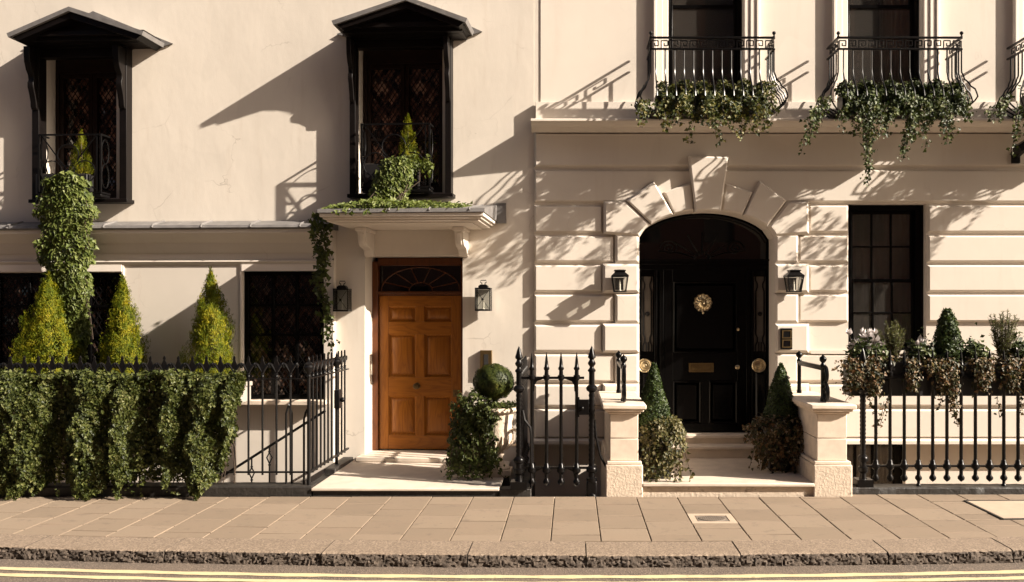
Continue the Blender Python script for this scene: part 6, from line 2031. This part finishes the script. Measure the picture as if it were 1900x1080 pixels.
def cyclamen(px, py, hw, lab, seed, nf):
    x_, zt = G(px, py, tyc); R = hw*(D+tyc)/F; zb = tzt+.01
    t = thing('cyclamen', lab, 'flower', FR_R, (x_, tyc, zb), 'white cyclamens in the railing trough')
    r = np.random.default_rng(seed); lf = LB(seed+1); st = MB()
    for i in range(nf):
        fl = LB(seed*50+i)
        fx, fy_ = x_+r.uniform(-1, 1)*R, tyc+r.uniform(-.13, .09); fz = zt - r.uniform(0, .20)
        st.tube([(x_+(fx-x_)*.6, tyc, zb), (fx, fy_, fz)], .003, 4)
        m = 7; an = 2*math.pi*np.arange(m)/m
        fl.leaves(np.tile([fx, fy_, fz], (m, 1)), np.stack([np.cos(an)*.6, np.sin(an)*.6, .8+0*an], 1), np.stack([np.cos(an), np.sin(an), -.5+0*an], 1), .056, W=.7, jit=.25, kind='oval')
        part('flower', fl, M['flower'], t)
    n = 420; a = r.uniform(-1, 1, n)
    lf.leaves(np.stack([x_+a*R*1.05, tyc+r.uniform(-.16, .12, n), zb+np.abs(r.normal(.02, .08, n))+.06*(1-a*a)], 1), r.normal(0, 1, (n, 3)), np.tile([0, -.6, 1.], (n, 1)), .046, jit=.5)
    part('leaves', lf, M['ivy_dark'], t); part('stem', st, M['bark'], t)
cyclamen(1607, 617, 30, 'white cyclamen clump at the left end of the trough beside the first railing post', 101, 24)
cyclamen(1708, 630, 18, 'small white cyclamen between the left rosemary and the little box cone', 105, 9)
cyclamen(1806, 668, 16, 'pale low cyclamen right of the little box cone', 109, 5)
cyclamen(1893, 650, 14, 'white cyclamen at the right edge beside the taller rosemary', 113, 8)
ti = thing('trough_ivy', 'bronze and cream ivy hanging over the front of the railing trough', 'ivy', FR_R, (4.4, ty0-.05, tzb))
lb = LB(120); stem = MB(); r = np.random.default_rng(120)
cl = [(1590, 40, 58, 420), (1622, 22, 70, 420), (1693, 17, 62, 260), (1730, 14, 30, 110), (1752, 24, 66, 420), (1768, 16, 80, 260), (1822, 22, 60, 400), (1838, 12, 40, 110), (1878, 26, 62, 420), (1915, 30, 80, 420), (1960, 40, 70, 400)]
for (px, hw, dp, n) in cl:
    a = r.normal(0, .5, n); q = r.uniform(0, 1, n)
    y_ = ty0-.03-.10*np.sin(np.clip(q+.1, 0, 1)*2.4)*(1-.3*a*a)-r.uniform(0, .03, n)
    pxs = px+a*hw*(1-.45*q); pys = 662+dp*q**.9+6*a*a
    XZ = np.array([G(A, B, C) for A, B, C in zip(pxs, pys, y_)])
    lb.leaves(np.stack([XZ[:, 0], y_, XZ[:, 1]], 1), DOWN+OUT*.3, np.stack([a*.5, -np.ones(n), .4+0*a], 1), .032, jit=.5)
n = 1100; px = r.uniform(1572, 1960, n); y_ = r.uniform(ty0-.06, ty1, n); XZ = np.array([G(A, 668+r.normal(0, 5), C) for A, C in zip(px, y_)])
lb.leaves(np.stack([XZ[:, 0], y_, XZ[:, 1]+.01], 1), r.normal(0, 1, (n, 3)), np.tile([0, -.5, 1.], (n, 1)), .036, jit=.5)
for (px, py0, py1, dpx, nn) in ((1583, 690, 752, -14, 22), (1574, 680, 735, -6, 16), (1612, 735, 765, 8, 14), (1648, 735, 790, -14, 18), (1642, 745, 815, -22, 14), (1760, 735, 790, 18, 34), (1766, 735, 778, 6, 24), (1748, 735, 760, -6, 12), (1850, 735, 775, 6, 10), (1896, 735, 770, -6, 14)):
    x_, z0_ = G(px, py0, ty0-.07); x2, z2 = G(px+dpx, py1, ty0-.03)
    strand(lb, stem, [(x_+(x2-x_)*f+r.normal(0, .008), ty0-.07+.04*f, z0_+(z2-z0_)*f) for f in [i/7 for i in range(8)]], nn, .034, .016)
part('foliage', lb, M['ivy_red'], ti); part('stem', stem, M['bark'], ti)
